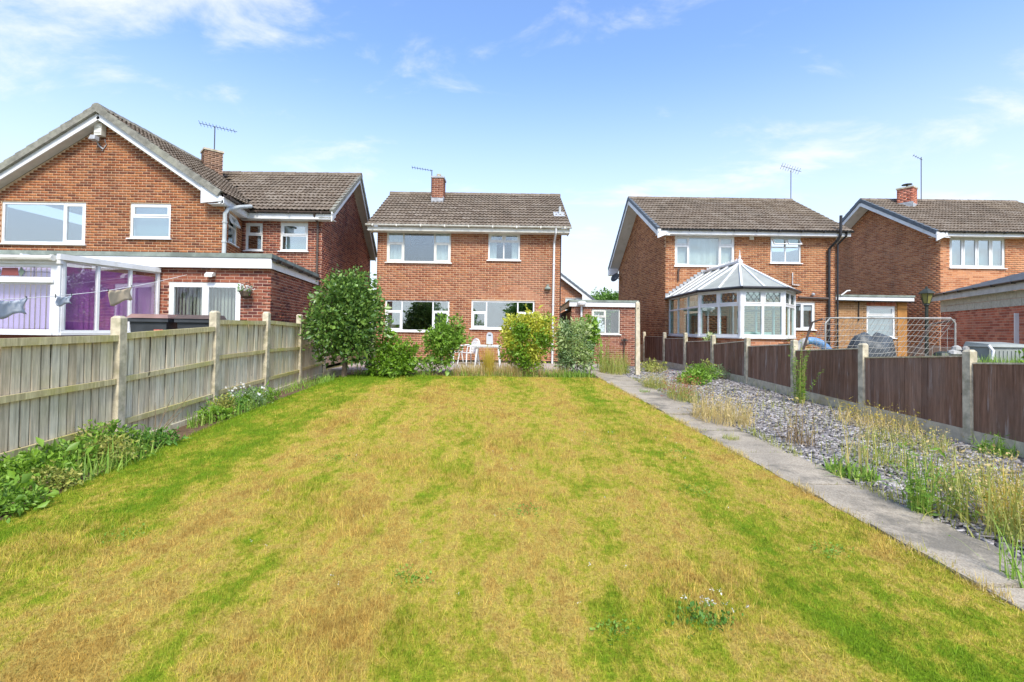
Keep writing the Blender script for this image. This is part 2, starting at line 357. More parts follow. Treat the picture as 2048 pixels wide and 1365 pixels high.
def lawn_blades():
    bands = [(1.7, 2.6, 20000, .030), (2.6, 3.6, 15000, .030), (3.6, 5.0, 10500, .031), (5.0, 7.0, 6500, .033), (7.0, 9.5, 4200, .034), (9.5, LAWN_Y, 3000, .036)]
    P = []; Ls = []; Wd = []
    for y0, y1, den, L in bands:
        w = 1.09 * y1 + .3
        n = int(den * (y1 - y0) * (min(w, 2.95) + min(w, 4.4)))
        y = RNG.uniform(y0, y1, n); x = RNG.uniform(-min(w, 4.4), min(w, 2.95), n)
        ok = (x > lawnL(y) - .03) & (x < lawnR(y) + .015 + .03 * np.sin(y * 7.3) * np.sin(y * 3.1 + 1) + .025 * RNG.standard_normal(n)) & (np.abs(x) < 1.09 * y + .2)
        x, y = x[ok], y[ok]; P.append(np.c_[x, y]); m = len(x)
        tall = .75 + .9 * np.clip(np.sin(x * 2.1 + 1.7 * np.sin(y * 1.3)) * np.sin(y * 2.4 + x) - .2, 0, 1)
        Ls.append(L * .86 * tall * RNG.lognormal(0, .42, m) * np.where(RNG.uniform(0, 1, m) < .035, 2.0, 1.0)); Wd.append(np.full(m, .0011 + .00042 * (y0 + y1) / 2))
    P = np.vstack(P); L = np.concatenate(Ls); Wd = np.concatenate(Wd); n = len(P)
    z = .0305 * P[:, 1] - np.where(P[:, 0] < -4.15, .15 * (-4.15 - P[:, 0]), 0)
    th = RNG.uniform(0, 2 * np.pi, n); lean = np.abs(RNG.normal(.55, .4, n)); ph = RNG.uniform(0, 2 * np.pi, n)
    base = np.c_[P, z - .004]
    wv = np.c_[np.cos(th), np.sin(th), np.zeros(n)] * Wd[:, None]
    tip = base + np.c_[np.sin(lean) * np.cos(ph), np.sin(lean) * np.sin(ph), np.cos(lean)] * L[:, None]
    V = np.empty((n * 3, 3)); V[0::3] = base - wv; V[1::3] = base + wv; V[2::3] = tip
    F = np.arange(n * 3).reshape(n, 3)
    o = put('grass', npmesh('grass', V, F, M['blade'], RNG.uniform(0, 1, n)))
    setp(o, 'short patchy mown grass, straw yellow in the middle, green at the borders', 'grass', kind='stuff')
lawn_blades()
# soil beds
M['soil'] = simple('dry_soil', (.16, .105, .065), .95, .4, 12, .1, bump=.8, bscale=30)
sheet('flower_bed_soil', lambda y: fenceL(y) - .3, lambda y: lawnL(y) + .02, .4, 12.6, -.012, M['soil'], 6, 40)
sheet('border_soil', lambda y: -4.6, lambda y: 2.35, LAWN_Y - .03, 13.32, -.008, M['soil'], 20, 6)
# patio of slabs in front of the house
patio_mats = [simple('patio_slab_' + n, c, .95, .2, 8, .1, bump=.4, bscale=80, dirt=(.25, .23, .19), dscale=2, dirt_amt=.5) for n, c in (('pink', (.47, .375, .32)), ('buff', (.45, .385, .315)), ('grey', (.42, .38, .335)))]
pat = MB(); pat.box(-5.2, 13.3, .1, 3.3, 17.0, .392); patio = pat.build('patio', M['concrete'], kind='structure')
sm = [None] * 3
for i in range(3):
    b = MB(); b.box(-.296, -.296, 0, .296, .296, .036); sm[i] = b.mesh('slab', patio_mats[i])
for j in range(6):
    for i in range(14):
        x = -4.85 + i * .6; y = 13.62 + j * .6
        put('slab', sm[R.randrange(3)], patio, (x, y, .385 + R.uniform(-.004, .004)), (R.uniform(-.006, .006), R.uniform(-.006, .006), R.uniform(-.004, .004)))
# concrete path of long slabs beside the lawn
t = NT('exposed_aggregate_concrete')
v = t.n.new('ShaderNodeTexVoronoi'); v.inputs['Scale'].default_value = 85; t.l(t.pos, v.inputs['Vector'])
c = t.mix(t.rng(t.noise(2.2, 5, .6), .35, .7), (.42, .36, .275), (.31, .27, .21))
c = t.mix(.6, c, t.ramp(v.outputs['Color'], [(0, (.55, .5, .45)), (.5, (1, 1, 1)), (1, (1.3, 1.3, 1.3))]), 'MULTIPLY')
c = t.mix(t.math('MULTIPLY', t.rng(t.noise(1.6, 6, .7), .48, .64), .7), c, (.135, .125, .10))
t.bs(col=c, rough=.95, spec=.12); t.bump(v.outputs[0], .5, .008); M['path'] = t.m
path = thing('path', (3.0, 2.9, H(3.0, 2.9)), None, None); setp(path, kind='structure')
joints = [.9, 1.95, 2.88, 3.74, 4.62, 5.7, 6.8, 7.85, 8.86, 9.9, 10.9, 11.9, 12.95, 14.0, 15.0, 16.0, 17.1]
for j in range(len(joints) - 1):
    y0, y1 = joints[j] + .016, joints[j + 1] - .016; b = MB(); dz = R.uniform(-.014, .014)
    n = 5; top = []; 
    L = [(float(lawnR(y0 + (y1 - y0) * i / n)) + R.uniform(-.02, .02), y0 + (y1 - y0) * i / n) for i in range(n + 1)]
    Rr = [(float(pathR(y0 + (y1 - y0) * i / n)) + R.uniform(-.035, .035), y0 + (y1 - y0) * i / n) for i in range(n + 1)]
    for i in range(n):
        q = [L[i], Rr[i], Rr[i + 1], L[i + 1]]
        hz_ = [H(min(x, 3.3), y) for x, y in q]
        b.add([(x, y, h - .12) for (x, y), h in zip(q, hz_)] + [(x, y, h + .012 + dz) for (x, y), h in zip(q, hz_)],
              [(4, 5, 6, 7), (0, 4, 7, 3), (1, 2, 6, 5)] + ([(0, 1, 5, 4)] if i == 0 else []) + ([(2, 3, 7, 6)] if i == n - 1 else []))
    b.build('slab', M['path'], path)
# slate chippings
t = NT('slate_chip'); k = t.tint()
c = t.ramp(k, [(0, (.085, .078, .076)), (.3, (.19, .175, .17)), (.6, (.32, .295, .285)), (.85, (.50, .465, .445)), (1, (.15, .12, .105))])
t.bs(col=c, rough=.75, spec=.3); t.bump(t.noise(60, 4), .4, .005); M['slatechip'] = t.m
t = NT('slate_bed'); c = t.ramp(t.noise(45, 5, .7), [(.3, (.07, .065, .068)), (.7, (.22, .20, .205))])
t.bs(col=c, rough=.9); t.bump(t.noise(40, 4), 1, .02); M['slatebed'] = t.m
sheet('gravel_bed', lambda y: pathR(y) - .03, lambda y: fenceR(y) + .05, .5, 20.5, -.02, M['slatebed'], 12, 40)
def chips():
    n = 34000; u = RNG.uniform(0, 1, n); y = 1.6 + 14.5 * u ** 1.35; f = RNG.uniform(0, 1, n)
    a = pathR(y) + .0; b_ = fenceR(y) - .05; x = a + (b_ - a) * f
    ok = (x < 1.12 * y + .4); x, y = x[ok], y[ok]; n = len(x)
    z = np.array([H(p, q) for p, q in zip(x, y)]) - .012 + RNG.uniform(0, .022, n)
    L = .011 * RNG.lognormal(.55, .45, n) * (1 + .035 * y); Wd = L * RNG.uniform(.35, .75, n); T = RNG.uniform(.003, .008, n)
    th = RNG.normal(0, .6, n); tx = RNG.normal(0, .2, n); ty = RNG.normal(0, .2, n)
    cx, sx = np.cos(th), np.sin(th)
    ax = np.c_[cx, sx, tx] * L[:, None]; ay = np.c_[-sx, cx, ty] * Wd[:, None]; az = np.c_[-tx * cx + ty * sx, -tx * sx - ty * cx, np.ones(n)] * T[:, None]
    c = np.c_[x, y, z]; V = np.empty((n, 8, 3)); j = lambda: RNG.uniform(.55, 1.1, n)[:, None]
    i = 0
    for s3 in (-1, 1):
        for s1, s2 in ((-1, -1), (1, -1), (1, 1), (-1, 1)):
            V[:, i] = c + ax * s1 * j() + ay * s2 * j() + az * s3; i += 1
    q = np.array([(4, 5, 6, 7), (0, 1, 5, 4), (1, 2, 6, 5), (2, 3, 7, 6), (3, 0, 4, 7)])
    F = (np.arange(n)[:, None, None] * 8 + q[None]).reshape(-1, 4)
    o = put('gravel', npmesh('gravel', V.reshape(-1, 3), F, M['slatechip'], np.repeat(RNG.uniform(0, 1, n), 5)))
    setp(o, 'purple grey slate chippings between the concrete path and the brown fence', 'gravel', kind='stuff')
chips()

# ------------------------------------------------------------------ building helpers
CAMP = Vector((0, 0, 1.6))
class House:
    def __init__(s, name, loc, label, cat='house', bscale=1.0, group=None):
        s.root = thing(name, loc, label, cat, group); s.bs = bscale; s.bricks = {}; s.tiles = []; s.meshes = {}
    def fr(s, A, B):
        A, B = Vector((*A, 0)), Vector((*B, 0)); d = B - A; L = d.length; d /= L
        return A, d, Vector((d.y, -d.x, 0)), L
    def wall(s, A, B, z0, z1, holes=(), bm='brick2', mm='mortar', gable=None, bricks=True, pri=1, name='wall', reveal=.09, skip=None, zmin=None):
        """wall sheet of mortar with openings and real bricks standing proud of it; seen from its right-hand side of A->B.
        gable: list of (u, z) points above z1; zmin: lowest course built as bricks"""
        A, d, n, L = s.fr(A, B); P = lambda u, v, o=0: A + d * u + n * o + Vector((0, 0, v))
        b = MB(); us = sorted({0, L, *[h[0] for h in holes], *[h[2] for h in holes]}); vs = sorted({z0, z1, *[h[1] for h in holes], *[h[3] for h in holes]})
        for i in range(len(us) - 1):
            for j in range(len(vs) - 1):
                cu, cv = (us[i] + us[i + 1]) / 2, (vs[j] + vs[j + 1]) / 2
                if any(h[0] < cu < h[2] and h[1] < cv < h[3] for h in holes): continue
                b.face([P(us[i], vs[j]), P(us[i + 1], vs[j]), P(us[i + 1], vs[j + 1]), P(us[i], vs[j + 1])])
        for h in holes:
            q = [(h[0], h[1]), (h[2], h[1]), (h[2], h[3]), (h[0], h[3])]
            for k in range(4):
                a, c = q[k], q[(k + 1) % 4]; b.face([P(*a), P(*c), P(*c, -reveal), P(*a, -reveal)])
        planes = []
        if gable:
            b.face([P(0, z1)] + [P(L, z1)] + [P(u, v) for u, v in gable[::-1]])
            pts = [(0, z1)] + list(gable) + [(L, z1)]
            for k in range(len(pts) - 1):
                (u1, v1), (u2, v2) = pts[k], pts[k + 1]
                if abs(u2 - u1) > 1e-4: planes.append(((v2 - v1) / (u2 - u1), u1, v1))
        b.build(name, M[mm], s.root)
        if not bricks: return
        bl = s.bricks.setdefault(bm, [])
        ch = .075 * s.bs; bw = .225 * s.bs; g = .0062 * s.bs; zt = max([z1] + [v for _, v in (gable or [])])
        row = int((max(z0, zmin or z0)) / ch)
        while row * ch < zt - .01:
            v0 = max(row * ch + g, z0); v1 = row * ch + ch - g; off = -(bw / 2 if row % 2 else 0); u = off; row += 1
            while u < L:
                segs = [(max(0, u + g), min(L, u + bw - g))]; u += bw
                full = segs[0][1] - segs[0][0] > bw * .9
                for h in holes:
                    if v1 > h[1] + .01 and v0 < h[3] - .01:
                        ns = []
                        for a, c in segs:
                            if c <= h[0] or a >= h[2]: ns.append((a, c)); continue
                            if a < h[0]: ns.append((a, h[0]))
                            if c > h[2]: ns.append((h[2], c))
                        full = full and ns == segs; segs = ns
                for a, c in segs:
                    if c - a < .02: continue
                    vt = v1
                    if v1 > z1:
                        if not gable: vt = min(v1, z1)
                        else:
                            m = min(min(k * (a - u0) + w0, k * (c - u0) + w0) for k, u0, w0 in planes)
                            vt = min(v1, m)
                            if (vt - v0) < .02:
                                continue
                    if skip and skip((a + c) / 2, (v0 + vt) / 2): continue
                    bl.append((pri, full and vt == v1, A + d * ((a + c) / 2) + Vector((0, 0, (v0 + vt) / 2)), d, n, c - a, vt - v0))
    def finish(s, nmax=300):
        allb = [(x[0], -x[1], (x[2] - CAMP).length, i, bm) for bm, L in s.bricks.items() for i, x in enumerate(L)]
        allb.sort(); pick = {(q[4], q[3]) for q in allb[:nmax] if q[1] == -1}
        for bm, L in s.bricks.items():
            V = []; F = []; T = []
            ref = None
            for i, (pri, full, c, d, n, w, h) in enumerate(L):
                pr = R.uniform(.0028, .005)
                if (bm, i) in pick:
                    if bm not in s.meshes:
                        b = MB(); b.box(-.5, -.5, -.5, .5, .5, .5); s.meshes[bm] = b.mesh('brick', M[bm])
                    o = put('brick', s.meshes[bm], s.root, c + n * (pr / 2 - .01), (0, 0, math.atan2(d.y, d.x)), (w, pr + .02, h)); continue
                k = len(V); tt = R.random()
                a, e = d * (w / 2), Vector((0, 0, h / 2)); o = c + n * pr; q = c - n * .004
                V += [q - a - e, q + a - e, q + a + e, q - a + e, o - a - e, o + a - e, o + a + e, o - a + e]
                F += [(k + 4, k + 5, k + 6, k + 7), (k, k + 1, k + 5, k + 4), (k + 1, k + 2, k + 6, k + 5), (k + 2, k + 3, k + 7, k + 6), (k + 3, k, k + 4, k + 7)]; T += [tt] * 5
            if F: setp(put('brickwork', npmesh('brickwork', np.array([tuple(x) for x in V]), np.array(F), M[bm], np.array(T)), s.root), kind='stuff')
        # roof tiles
        if s.tiles:
            me = tile_mesh(); tv = np.array([v.co[:] for v in me.vertices]); tf = np.array([p.vertices[:] for p in me.polygons])
            order = sorted(range(len(s.tiles)), key=lambda i: (s.tiles[i][0] - CAMP).length)
            V = []; F = []; T = []; k = 0
            for r, i in enumerate(order):
                p, mat, sc = s.tiles[i]
                if r < 300: put('tile', me, s.root, p, mat.to_euler(), (sc, 1, 1)); continue
                V.append((tv * np.array([sc, 1, 1])) @ np.array(mat.transposed()) + np.array(p[:])); F.append(tf + k); k += len(tv); T += [R.random()] * len(tf)
            if V: setp(put('tile_rows', npmesh('tile_rows', np.vstack(V), np.vstack(F), M['tile'], np.array(T)), s.root), kind='stuff')
    def roof(s, E0, E1, R0, R1, tiles=True, clip=None, tw=.3, gauge=.31, under=True):
        """roof plane: eave E0->E1 and ridge R0->R1 (seen from outside, E0 on the left)"""
        E0, E1, R0, R1 = map(Vector, (E0, E1, R0, R1))
        d = (E1 - E0).normalized(); up = R0 - E0; upd = up - d * up.dot(d); Lt = upd.length; upd /= Lt; n = d.cross(upd)
        if under:
            b = MB(); k = n * .03
            b.hexa([E0 - k, E1 - k, R1 - k, R0 - k, E0 - k * .2, E1 - k * .2, R1 - k * .2, R0 - k * .2]); b.build('roof', M['dark'], s.root)
        if not tiles: return n
        rows = max(1, round(Lt / gauge)); g = Lt / rows; mat = Matrix((d, upd, n)).transposed()
        for r in range(rows):
            f = r / rows; a = E0.lerp(R0, f); e = E1.lerp(R1, f); L = (e - a).length; nn = max(1, round(L / tw)); w = L / nn
            for i in range(nn):
                p = a + d * (w * (i + .5)) + n * R.uniform(.0, .006)
                if clip and not clip(p): continue
                rt = mat @ Matrix.Rotation(R.gauss(0, .006), 3, 'Z') @ Matrix.Rotation(R.gauss(0, .006), 3, 'Y')
                s.tiles.append((p, rt, w / .3))
        return n
    def ridge(s, a, b, mat='tile', r=.12, seg=.42, name='ridge_tile'):
        a, b = Vector(a), Vector(b); d = b - a; L = d.length; n = max(1, round(L / seg)); d /= L
        mb = MB(); w = L / n; prof = [(-r * 1.15, -.05), (-r * .8, .045), (-r * .3, .085), (r * .3, .085), (r * .8, .045), (r * 1.15, -.05)]
        vs = [(x, 0, z) for x, z in prof] + [(x * .96, w * .985, z * .96 - .006) for x, z in prof]; m = len(prof)
        mb.add(vs, [(i, i + 1, i + 1 + m, i + m)[::-1] for i in range(m - 1)] + [tuple(range(m)), tuple(range(m, 2 * m))[::-1]])
        me = mb.mesh(name, M[mat])
        for i in range(n): put(name, me, s.root, a + d * (w * i) + Vector((0, 0, R.uniform(-.004, .004))), (0, 0, math.atan2(-d.x, d.y)))
    def verge(s, a, b, n, w=.12, h=.1, seg=.34, mat='vergegrey', side=None, name='verge_cap'):
        """stepped caps along the slope a->b"""
        a, b = Vector(a), Vector(b); d = b - a; L = d.length; k = max(1, round(L / seg)); d /= L; n = Vector(n); r = d.cross(n)
        mb = MB(); ww = L / k
        mb.hexa([(-w / 2, 0, -h), (w / 2, 0, -h), (w / 2, ww * 1.0, -h), (-w / 2, ww * 1.0, -h), (-w / 2, 0, .03), (w / 2, 0, .03), (w / 2, ww * .99, .008), (-w / 2, ww * .99, .008)])
        me = mb.mesh(name, M[mat]); m3 = Matrix((r, d, n)).transposed()
        for i in range(k): put(name, me, s.root, a + d * (ww * i), m3.to_euler())
    def beam(s, name, mat, a, b, w, h, up=(0, 0, 1)):
        m = MB(); m.beam(a, b, w, h, up); return m.build(name, M[mat], s.root)
    def gutter(s, a, b, mat='blackplastic', r=.06, brackets=True):
        a, b = Vector(a), Vector(b); d = (b - a).normalized(); o = Vector((-d.y, d.x, 0)); m = MB(); pts = []
        n = 7; V = []
        for p in (a, b):
            for k in range(n):
                t = math.pi * k / (n - 1); V.append(p + o * (r * math.cos(t)) - Vector((0, 0, r * math.sin(t))))
            for k in range(n):
                t = math.pi * (n - 1 - k) / (n - 1); V.append(p + o * ((r - .008) * math.cos(t)) - Vector((0, 0, (r - .008) * math.sin(t))))
        N = 2 * n; F = [(k, (k + 1) % N, N + (k + 1) % N, N + k) for k in range(N)] + [tuple(range(N))[::-1], tuple(range(N, 2 * N))]
        m.add(V, F)
        if brackets:
            k = max(2, int((b - a).length / .9))
            for i in range(k + 1):
                p = a.lerp(b, (i + .3) / (k + .6)); m.obox(p - Vector((0, 0, r * .55)), d * .02, o * (r + .008), (0, 0, r * .6))
        return m.build('gutter', M[mat], s.root)
    def pipe(s, pts, r=.034, mat='blackplastic', name='downpipe', n=8):
        m = MB(); m.tube(pts, r, n)
        P0 = [Vector(p) for p in pts]
        for i in range(len(P0) - 1):
            if abs(P0[i].z - P0[i + 1].z) > 1.2 and (P0[i].xy - P0[i + 1].xy).length < .3:
                for f in (.15, .5, .85):
                    p = P0[i].lerp(P0[i + 1], f); m.tube([p - Vector((0, 0, .025)), p + Vector((0, 0, .025))], r * 1.3, n)
        return m.build(name, M[mat], s.root, smooth=False)
    def chimney(s, c, w, dp, z0, z1, rot, bm, mm='mortar_p', cap='concrete', pot=True):
        cx, cy = c; q = [Vector((sx * w / 2, sy * dp / 2, 0)) for sx, sy in ((-1, -1), (1, -1), (1, 1), (-1, 1))]
        q = [Matrix.Rotation(rot, 3, 'Z') @ v + Vector((cx, cy, 0)) for v in q]
        for i in range(4): s.wall(q[i].xy, q[(i + 1) % 4].xy, z0, z1, bm=bm, mm=mm, pri=9, name='chimney_stack')
        m = MB(); a, e = q[1] - q[0], q[3] - q[0]; cc = Vector((cx, cy, z1 + .035)); m.obox(cc, a * .5 + a.normalized() * .035, e * .5 + e.normalized() * .035, (0, 0, .035)); m.build('chimney_cap', M[cap], s.root)
        if pot: m = MB(); m.lathe((cx, cy, z1 + .07), [(.09, 0), (.08, .12), (.095, .13), (.095, .17), (.06, .17)], 12); m.build('chimney_pot', M['concrete'], s.root)
        m = MB(); cc = Vector((cx, cy, z0 + .06)); 
        for k in range(4):
            a, e = q[k], q[(k + 1) % 4]; dd = (e - a).normalized(); nn = Vector((dd.y, -dd.x, 0)); mid = (a + e) / 2 + nn * .012; mid.z = z0 + (.13 if k == 0 else .2)
            m.obox(mid, dd * ((e - a).length / 2 + .02), nn * .008, (0, 0, .12))
        m.build('flashing', M['lead'], s.root)
_tile = {}
def tile_mesh():
    if 'm' in _tile: return _tile['m']
    b = MB(); prof = [(-.5, .018), (-.40, .032), (-.30, .030), (-.2, .010), (-.03, .010), (.08, .030), (.18, .032), (.28, .010), (.42, .008), (.5, .018)]; m = len(prof)
    lo = [(x * .3, -.02, z + .034) for x, z in prof]; hi = [(x * .3, .335, z * .9 - .004) for x, z in prof]; ba = [(x * .3, -.004, z - .006) for x, z in prof]
    b.add(lo + hi + ba, [(i, i + 1, m + i + 1, m + i) for i in range(m - 1)] + [(2 * m + i, 2 * m + i + 1, i + 1, i) for i in range(m - 1)])
    _tile['m'] = b.mesh('tile', M['tile']); return _tile['m']
M['blindw'] = simple('white_blind_fabric', (.74, .76, .72), .9, .08, 3, .1)
M['blindb'] = simple('beige_blind_fabric', (.50, .46, .36), .9, .12, 3, .1)
M['net'] = simple('net_curtain', (.66, .68, .66), .95, .1, 6, .05)
def window(house, A, B, u0, v0, u1, v1, lights, frame='upvc', glass='glass', fw=.055, rec=.05, sill=True, behind=None, blind_mat='blindw', opened=(), rough=None):
    """lights: list of (u0, v0, u1, v1, sash) as fractions of the opening (v from the bottom); sash: casement with its own thicker frame.
    behind: 'blind', 'curtains', 'net' or None"""
    Av, d, n, L = house.fr(A, B); P = lambda u, v, o: Av + d * u + n * o + Vector((0, 0, v))
    w, h = u1 - u0, v1 - v0; m = MB()
    def bar(a, b_, c, e, o0=-rec - .05, o1=-rec + .02): 
        m.hexa([P(a, b_, o1), P(c, b_, o1), P(c, b_, o0), P(a, b_, o0), P(a, e, o1), P(c, e, o1), P(c, e, o0), P(a, e, o0)])
    bar(u0, v0, u1, v0 + fw); bar(u0, v1 - fw, u1, v1); bar(u0, v0 + fw, u0 + fw, v1 - fw); bar(u1 - fw, v0 + fw, u1, v1 - fw)
    edges_u = sorted({l[0] for l in lights} | {l[2] for l in lights})
    for f in edges_u[1:-1]:
        for l in lights:
            if abs(l[2] - f) < 1e-6: bar(u0 + w * f - fw * .42, max(v0 + fw, v0 + h * l[1]), u0 + w * f + fw * .42, min(v1 - fw, v0 + h * l[3]), -rec - .049, -rec + .018)
    for l in lights:
        if 0 < l[1] < 1: bar(max(u0 + fw, u0 + w * l[0]), v0 + h * l[1] - fw * .42, min(u1 - fw, u0 + w * l[2]), v0 + h * l[1] + fw * .42, -rec - .048, -rec + .016)
    o = m.build('window', M[frame], house.root)
    for i, l in enumerate(lights):
        a, c = u0 + w * l[0], u0 + w * l[2]; b_, e = v0 + h * l[1], v0 + h * l[3]
        a += fw if l[0] == 0 else fw * .42; c -= fw if l[2] == 1 else fw * .42; b_ += fw if l[1] == 0 else fw * .42; e -= fw if l[3] == 1 else fw * .42
        tilt = opened[i] if i < len(opened) else 0
        def Q(u, v, off):                   # top-hung sash swings out about its top edge
            if not tilt: return P(u, v, off - rec)
            dv = e - v; return P(u, e - dv * math.cos(tilt) + off * math.sin(tilt) * .3, off - rec + .02 + dv * math.sin(tilt))
        if l[4]:
            sf = .045; s_ = MB()
            for (p, q, r_, t_) in ((a, b_, c, b_ + sf), (a, e - sf, c, e), (a, b_ + sf, a + sf, e - sf), (c - sf, b_ + sf, c, e - sf)):
                s_.hexa([Q(p, q, .032), Q(r_, q, .032), Q(r_, q, -.03), Q(p, q, -.03), Q(p, t_, .032), Q(r_, t_, .032), Q(r_, t_, -.03), Q(p, t_, -.03)])
            s_.build('sash', M[frame], o); a += sf; b_ += sf; c -= sf; e -= sf
        g = MB(); g.hexa([Q(a, b_, .004), Q(c, b_, .004), Q(c, b_, -.004), Q(a, b_, -.004), Q(a, e, .004), Q(c, e, .004), Q(c, e, -.004), Q(a, e, -.004)])
        gl = l[5] if len(l) > 5 else glass
        g.build('pane', M[gl], o)
    if sill:
        s_ = MB(); s_.hexa([P(u0 - .05, v0 - .035, .07), P(u1 + .05, v0 - .035, .07), P(u1 + .05, v0 - .035, -.06), P(u0 - .05, v0 - .035, -.06), P(u0 - .05, v0 - .004, .06), P(u1 + .05, v0 - .004, .06), P(u1 + .05, v0 + .004, -.06), P(u0 - .05, v0 + .004, -.06)]); s_.build('sill', M[frame], o)
    if behind:
        s_ = MB()
        if behind == 'blind':
            k = int(w / .085)
            for i in range(k):
                s_.cur = R.random() * .9 + .05
                u = u0 + w * (i + .5) / k; an = .55 + R.gauss(0, .12); du = math.cos(an) * .042; do = math.sin(an) * .042
                s_.face([P(u - du, v0 + .06, -.22 - do), P(u + du, v0 + .06, -.22 + do), P(u + du, v1 - .05, -.22 + do), P(u - du, v1 - .05, -.22 - do)])
            s_.build('blind', M[blind_mat], o)
        elif behind == 'roller':
            s_.hexa([P(u0, v0 + .02, -.2), P(u1, v0 + .02, -.2), P(u1, v0 + .02, -.21), P(u0, v0 + .02, -.21), P(u0, v1, -.2), P(u1, v1, -.2), P(u1, v1, -.21), P(u0, v1, -.21)]); s_.build('blind', M[blind_mat], o)
        else:
            spans = [(u0, u0 + w * .26), (u1 - w * .26, u1)] if behind == 'curtains' else [(u0, u1)]
            for a, c in spans:
                k = max(6, int((c - a) / .05)); pts = [(a + (c - a) * i / k, -.2 + .03 * math.sin(i * 1.9) + .01 * math.sin(i * .7)) for i in range(k + 1)]
                for i in range(k): s_.face([P(pts[i][0], v0 + .03, pts[i][1]), P(pts[i + 1][0], v0 + .03, pts[i + 1][1]), P(pts[i + 1][0], v1, pts[i + 1][1]), P(pts[i][0], v1, pts[i][1])])
            s_.build('curtain', M[blind_mat if blind_mat != 'blindw' else 'net'], o)
    return o
def aerial(name, base, top, boom_a, boom_b, label, n=9, size=.16, refl=True, group='television aerials on the roofs'):
    t_ = thing(name, base, label, 'aerial', group)
    m = MB(); m.tube([base, top], .018, 6); m.build('mast', M['aerial'], t_)
    a, b = Vector(boom_a), Vector(boom_b); m = MB(); m.tube([a, b], .011, 5); m.build('boom', M['aerial'], t_)
    d = (b - a).normalized(); s_ = d.cross(Vector((0, 0, 1))).normalized()
    s_ = (s_ * .75 + Vector((0, 0, .65))).normalized()
    for i in range(n):
        p = a.lerp(b, (i + .2) / n); m = MB(); k = size * (1 - .35 * i / n) if refl else size
        m.tube([p - s_ * k / 2, p + s_ * k / 2], .008, 4); m.build('element', M['aerial'], t_)
    return t_
# ================================================================== left neighbour's house
h1 = House('brick_house', (-9.5, 13.6, .3), 'brick house with a big rear gable and flat-roofed extension behind the weathered fence', group='houses along the street')
L3 = lambda a, b, t, s=1: [(0, 0, a, t, 1), (0, t, a, 1, 0), (a, 0, b, 1, 0), (b, 0, 1, t, 1), (b, t, 1, 1, 0)]
gA, gB = (-15.3, 13.6), (-8.30, 13.6)
h1.wall(gA, gB, .3, 5.1, [(.58, 3.88, 3.01, 5.09), (4.28, 4.08, 5.45, 5.09)], 'brick1', 'mortar', gable=[(3.55, 7.38)], pri=2, zmin=3.0)
window(h1, gA, gB, .58, 3.88, 3.01, 5.09, [(0, 0, .737, 1, 0), (.737, 0, 1, 1, 1)], glass='glassd', fw=.07)
M['frost'] = simple('frosted_glass_lining', (.50, .62, .60), .8, .06, 2, .1)
window(h1, gA, gB, 4.28, 4.08, 5.45, 5.09, [(0, 0, 1, .62, 0), (0, .62, 1, 1, 1)], fw=.065, behind='roller', blind_mat='frost', glass='glassd')
rA, rB = gB, (-8.82, 15.4)
h1.wall(rA, rB, .3, 5.1, [(.38, 4.08, 1.30, 4.98)], 'brick1', 'mortar', pri=3, zmin=3.0)
window(h1, rA, rB, .38, 4.08, 1.30, 4.98, [(0, 0, 1, .58, 0), (0, .58, 1, 1, 1)], opened=(0, .42), glass='glassd', behind='roller', blind_mat='frost')
wA, wB = rB, (-6.22, 15.4)
h1.wall(wA, wB, .3, 5.07, [(.12, 4.06, .67, 4.965), (1.25, 4.06, 2.14, 4.98)], 'brick1e', 'mortar_p', pri=2, zmin=2.9)
window(h1, wA, wB, .12, 4.06, .67, 4.965, [(0, 0, 1, .57, 0), (0, .57, 1, 1, 1)], glass='glassd')
window(h1, wA, wB, 1.25, 4.06, 2.14, 4.98, [(0, 0, 1, .55, 0), (0, .55, 1, 1, 1)], glass='glassd', behind='roller', blind_mat='frost')
sA, sB = wB, (-6.62, 22.0)
h1.wall(sA, sB, .3, 4.75, [], 'brick1e', 'mortar_p', gable=[(0, 5.1), (3.2, 7.42), (6.61, 4.8)], pri=4, zmin=1.6)
h1.wall(sB, (-15.3, 22.0), .3, 5.1, bricks=False, mm='room', name='rear_wall'); h1.wall((-15.3, 22.0), gA, .3, 5.1, bricks=False, mm='room', name='side_wall')
m = MB(); m.box(-15.2, 13.72, 2.9, -8.9, 21.9, 3.0); m.build('floor_slab', M['room'], h1.root)
# roofs
n_r = h1.roof((-8.2, 13.25, 5.33), (-8.2, 20, 5.33), (-11.75, 13.25, 7.72), (-11.75, 20, 7.72), clip=lambda p: p.y < 15.05 + (-8.4 - p.x) * 1.11)
n_l = h1.roof((-15.25, 20, 5.45), (-15.25, 13.25, 5.45), (-11.75, 20, 7.72), (-11.75, 13.25, 7.72), tiles=False)
h1.roof((-11.6, 15.05, 5.30), (-5.75, 15.05, 5.30), (-11.9, 18.6, 7.6), (-6.05, 18.6, 7.6), clip=lambda p: p.x > -8.4 - (p.y - 15.05) * .9)
h1.roof((-6.4, 22.2, 4.95), (-15, 22.2, 4.95), (-6.05, 18.6, 7.6), (-15, 18.6, 7.6), tiles=False)
h1.ridge((-11.75, 13.22, 7.72), (-11.75, 20, 7.72), 'tileedge', r=.14)
h1.ridge((-6.0, 18.6, 7.60), (-11.6, 18.6, 7.60))
h1.verge((-8.2, 13.27, 5.36), (-11.72, 13.27, 7.73), n_r, .14, .16, .36, 'tileedge'); h1.verge((-15.2, 13.27, 5.5), (-11.78, 13.27, 7.73), n_l, .14, .16, .36, 'tileedge')
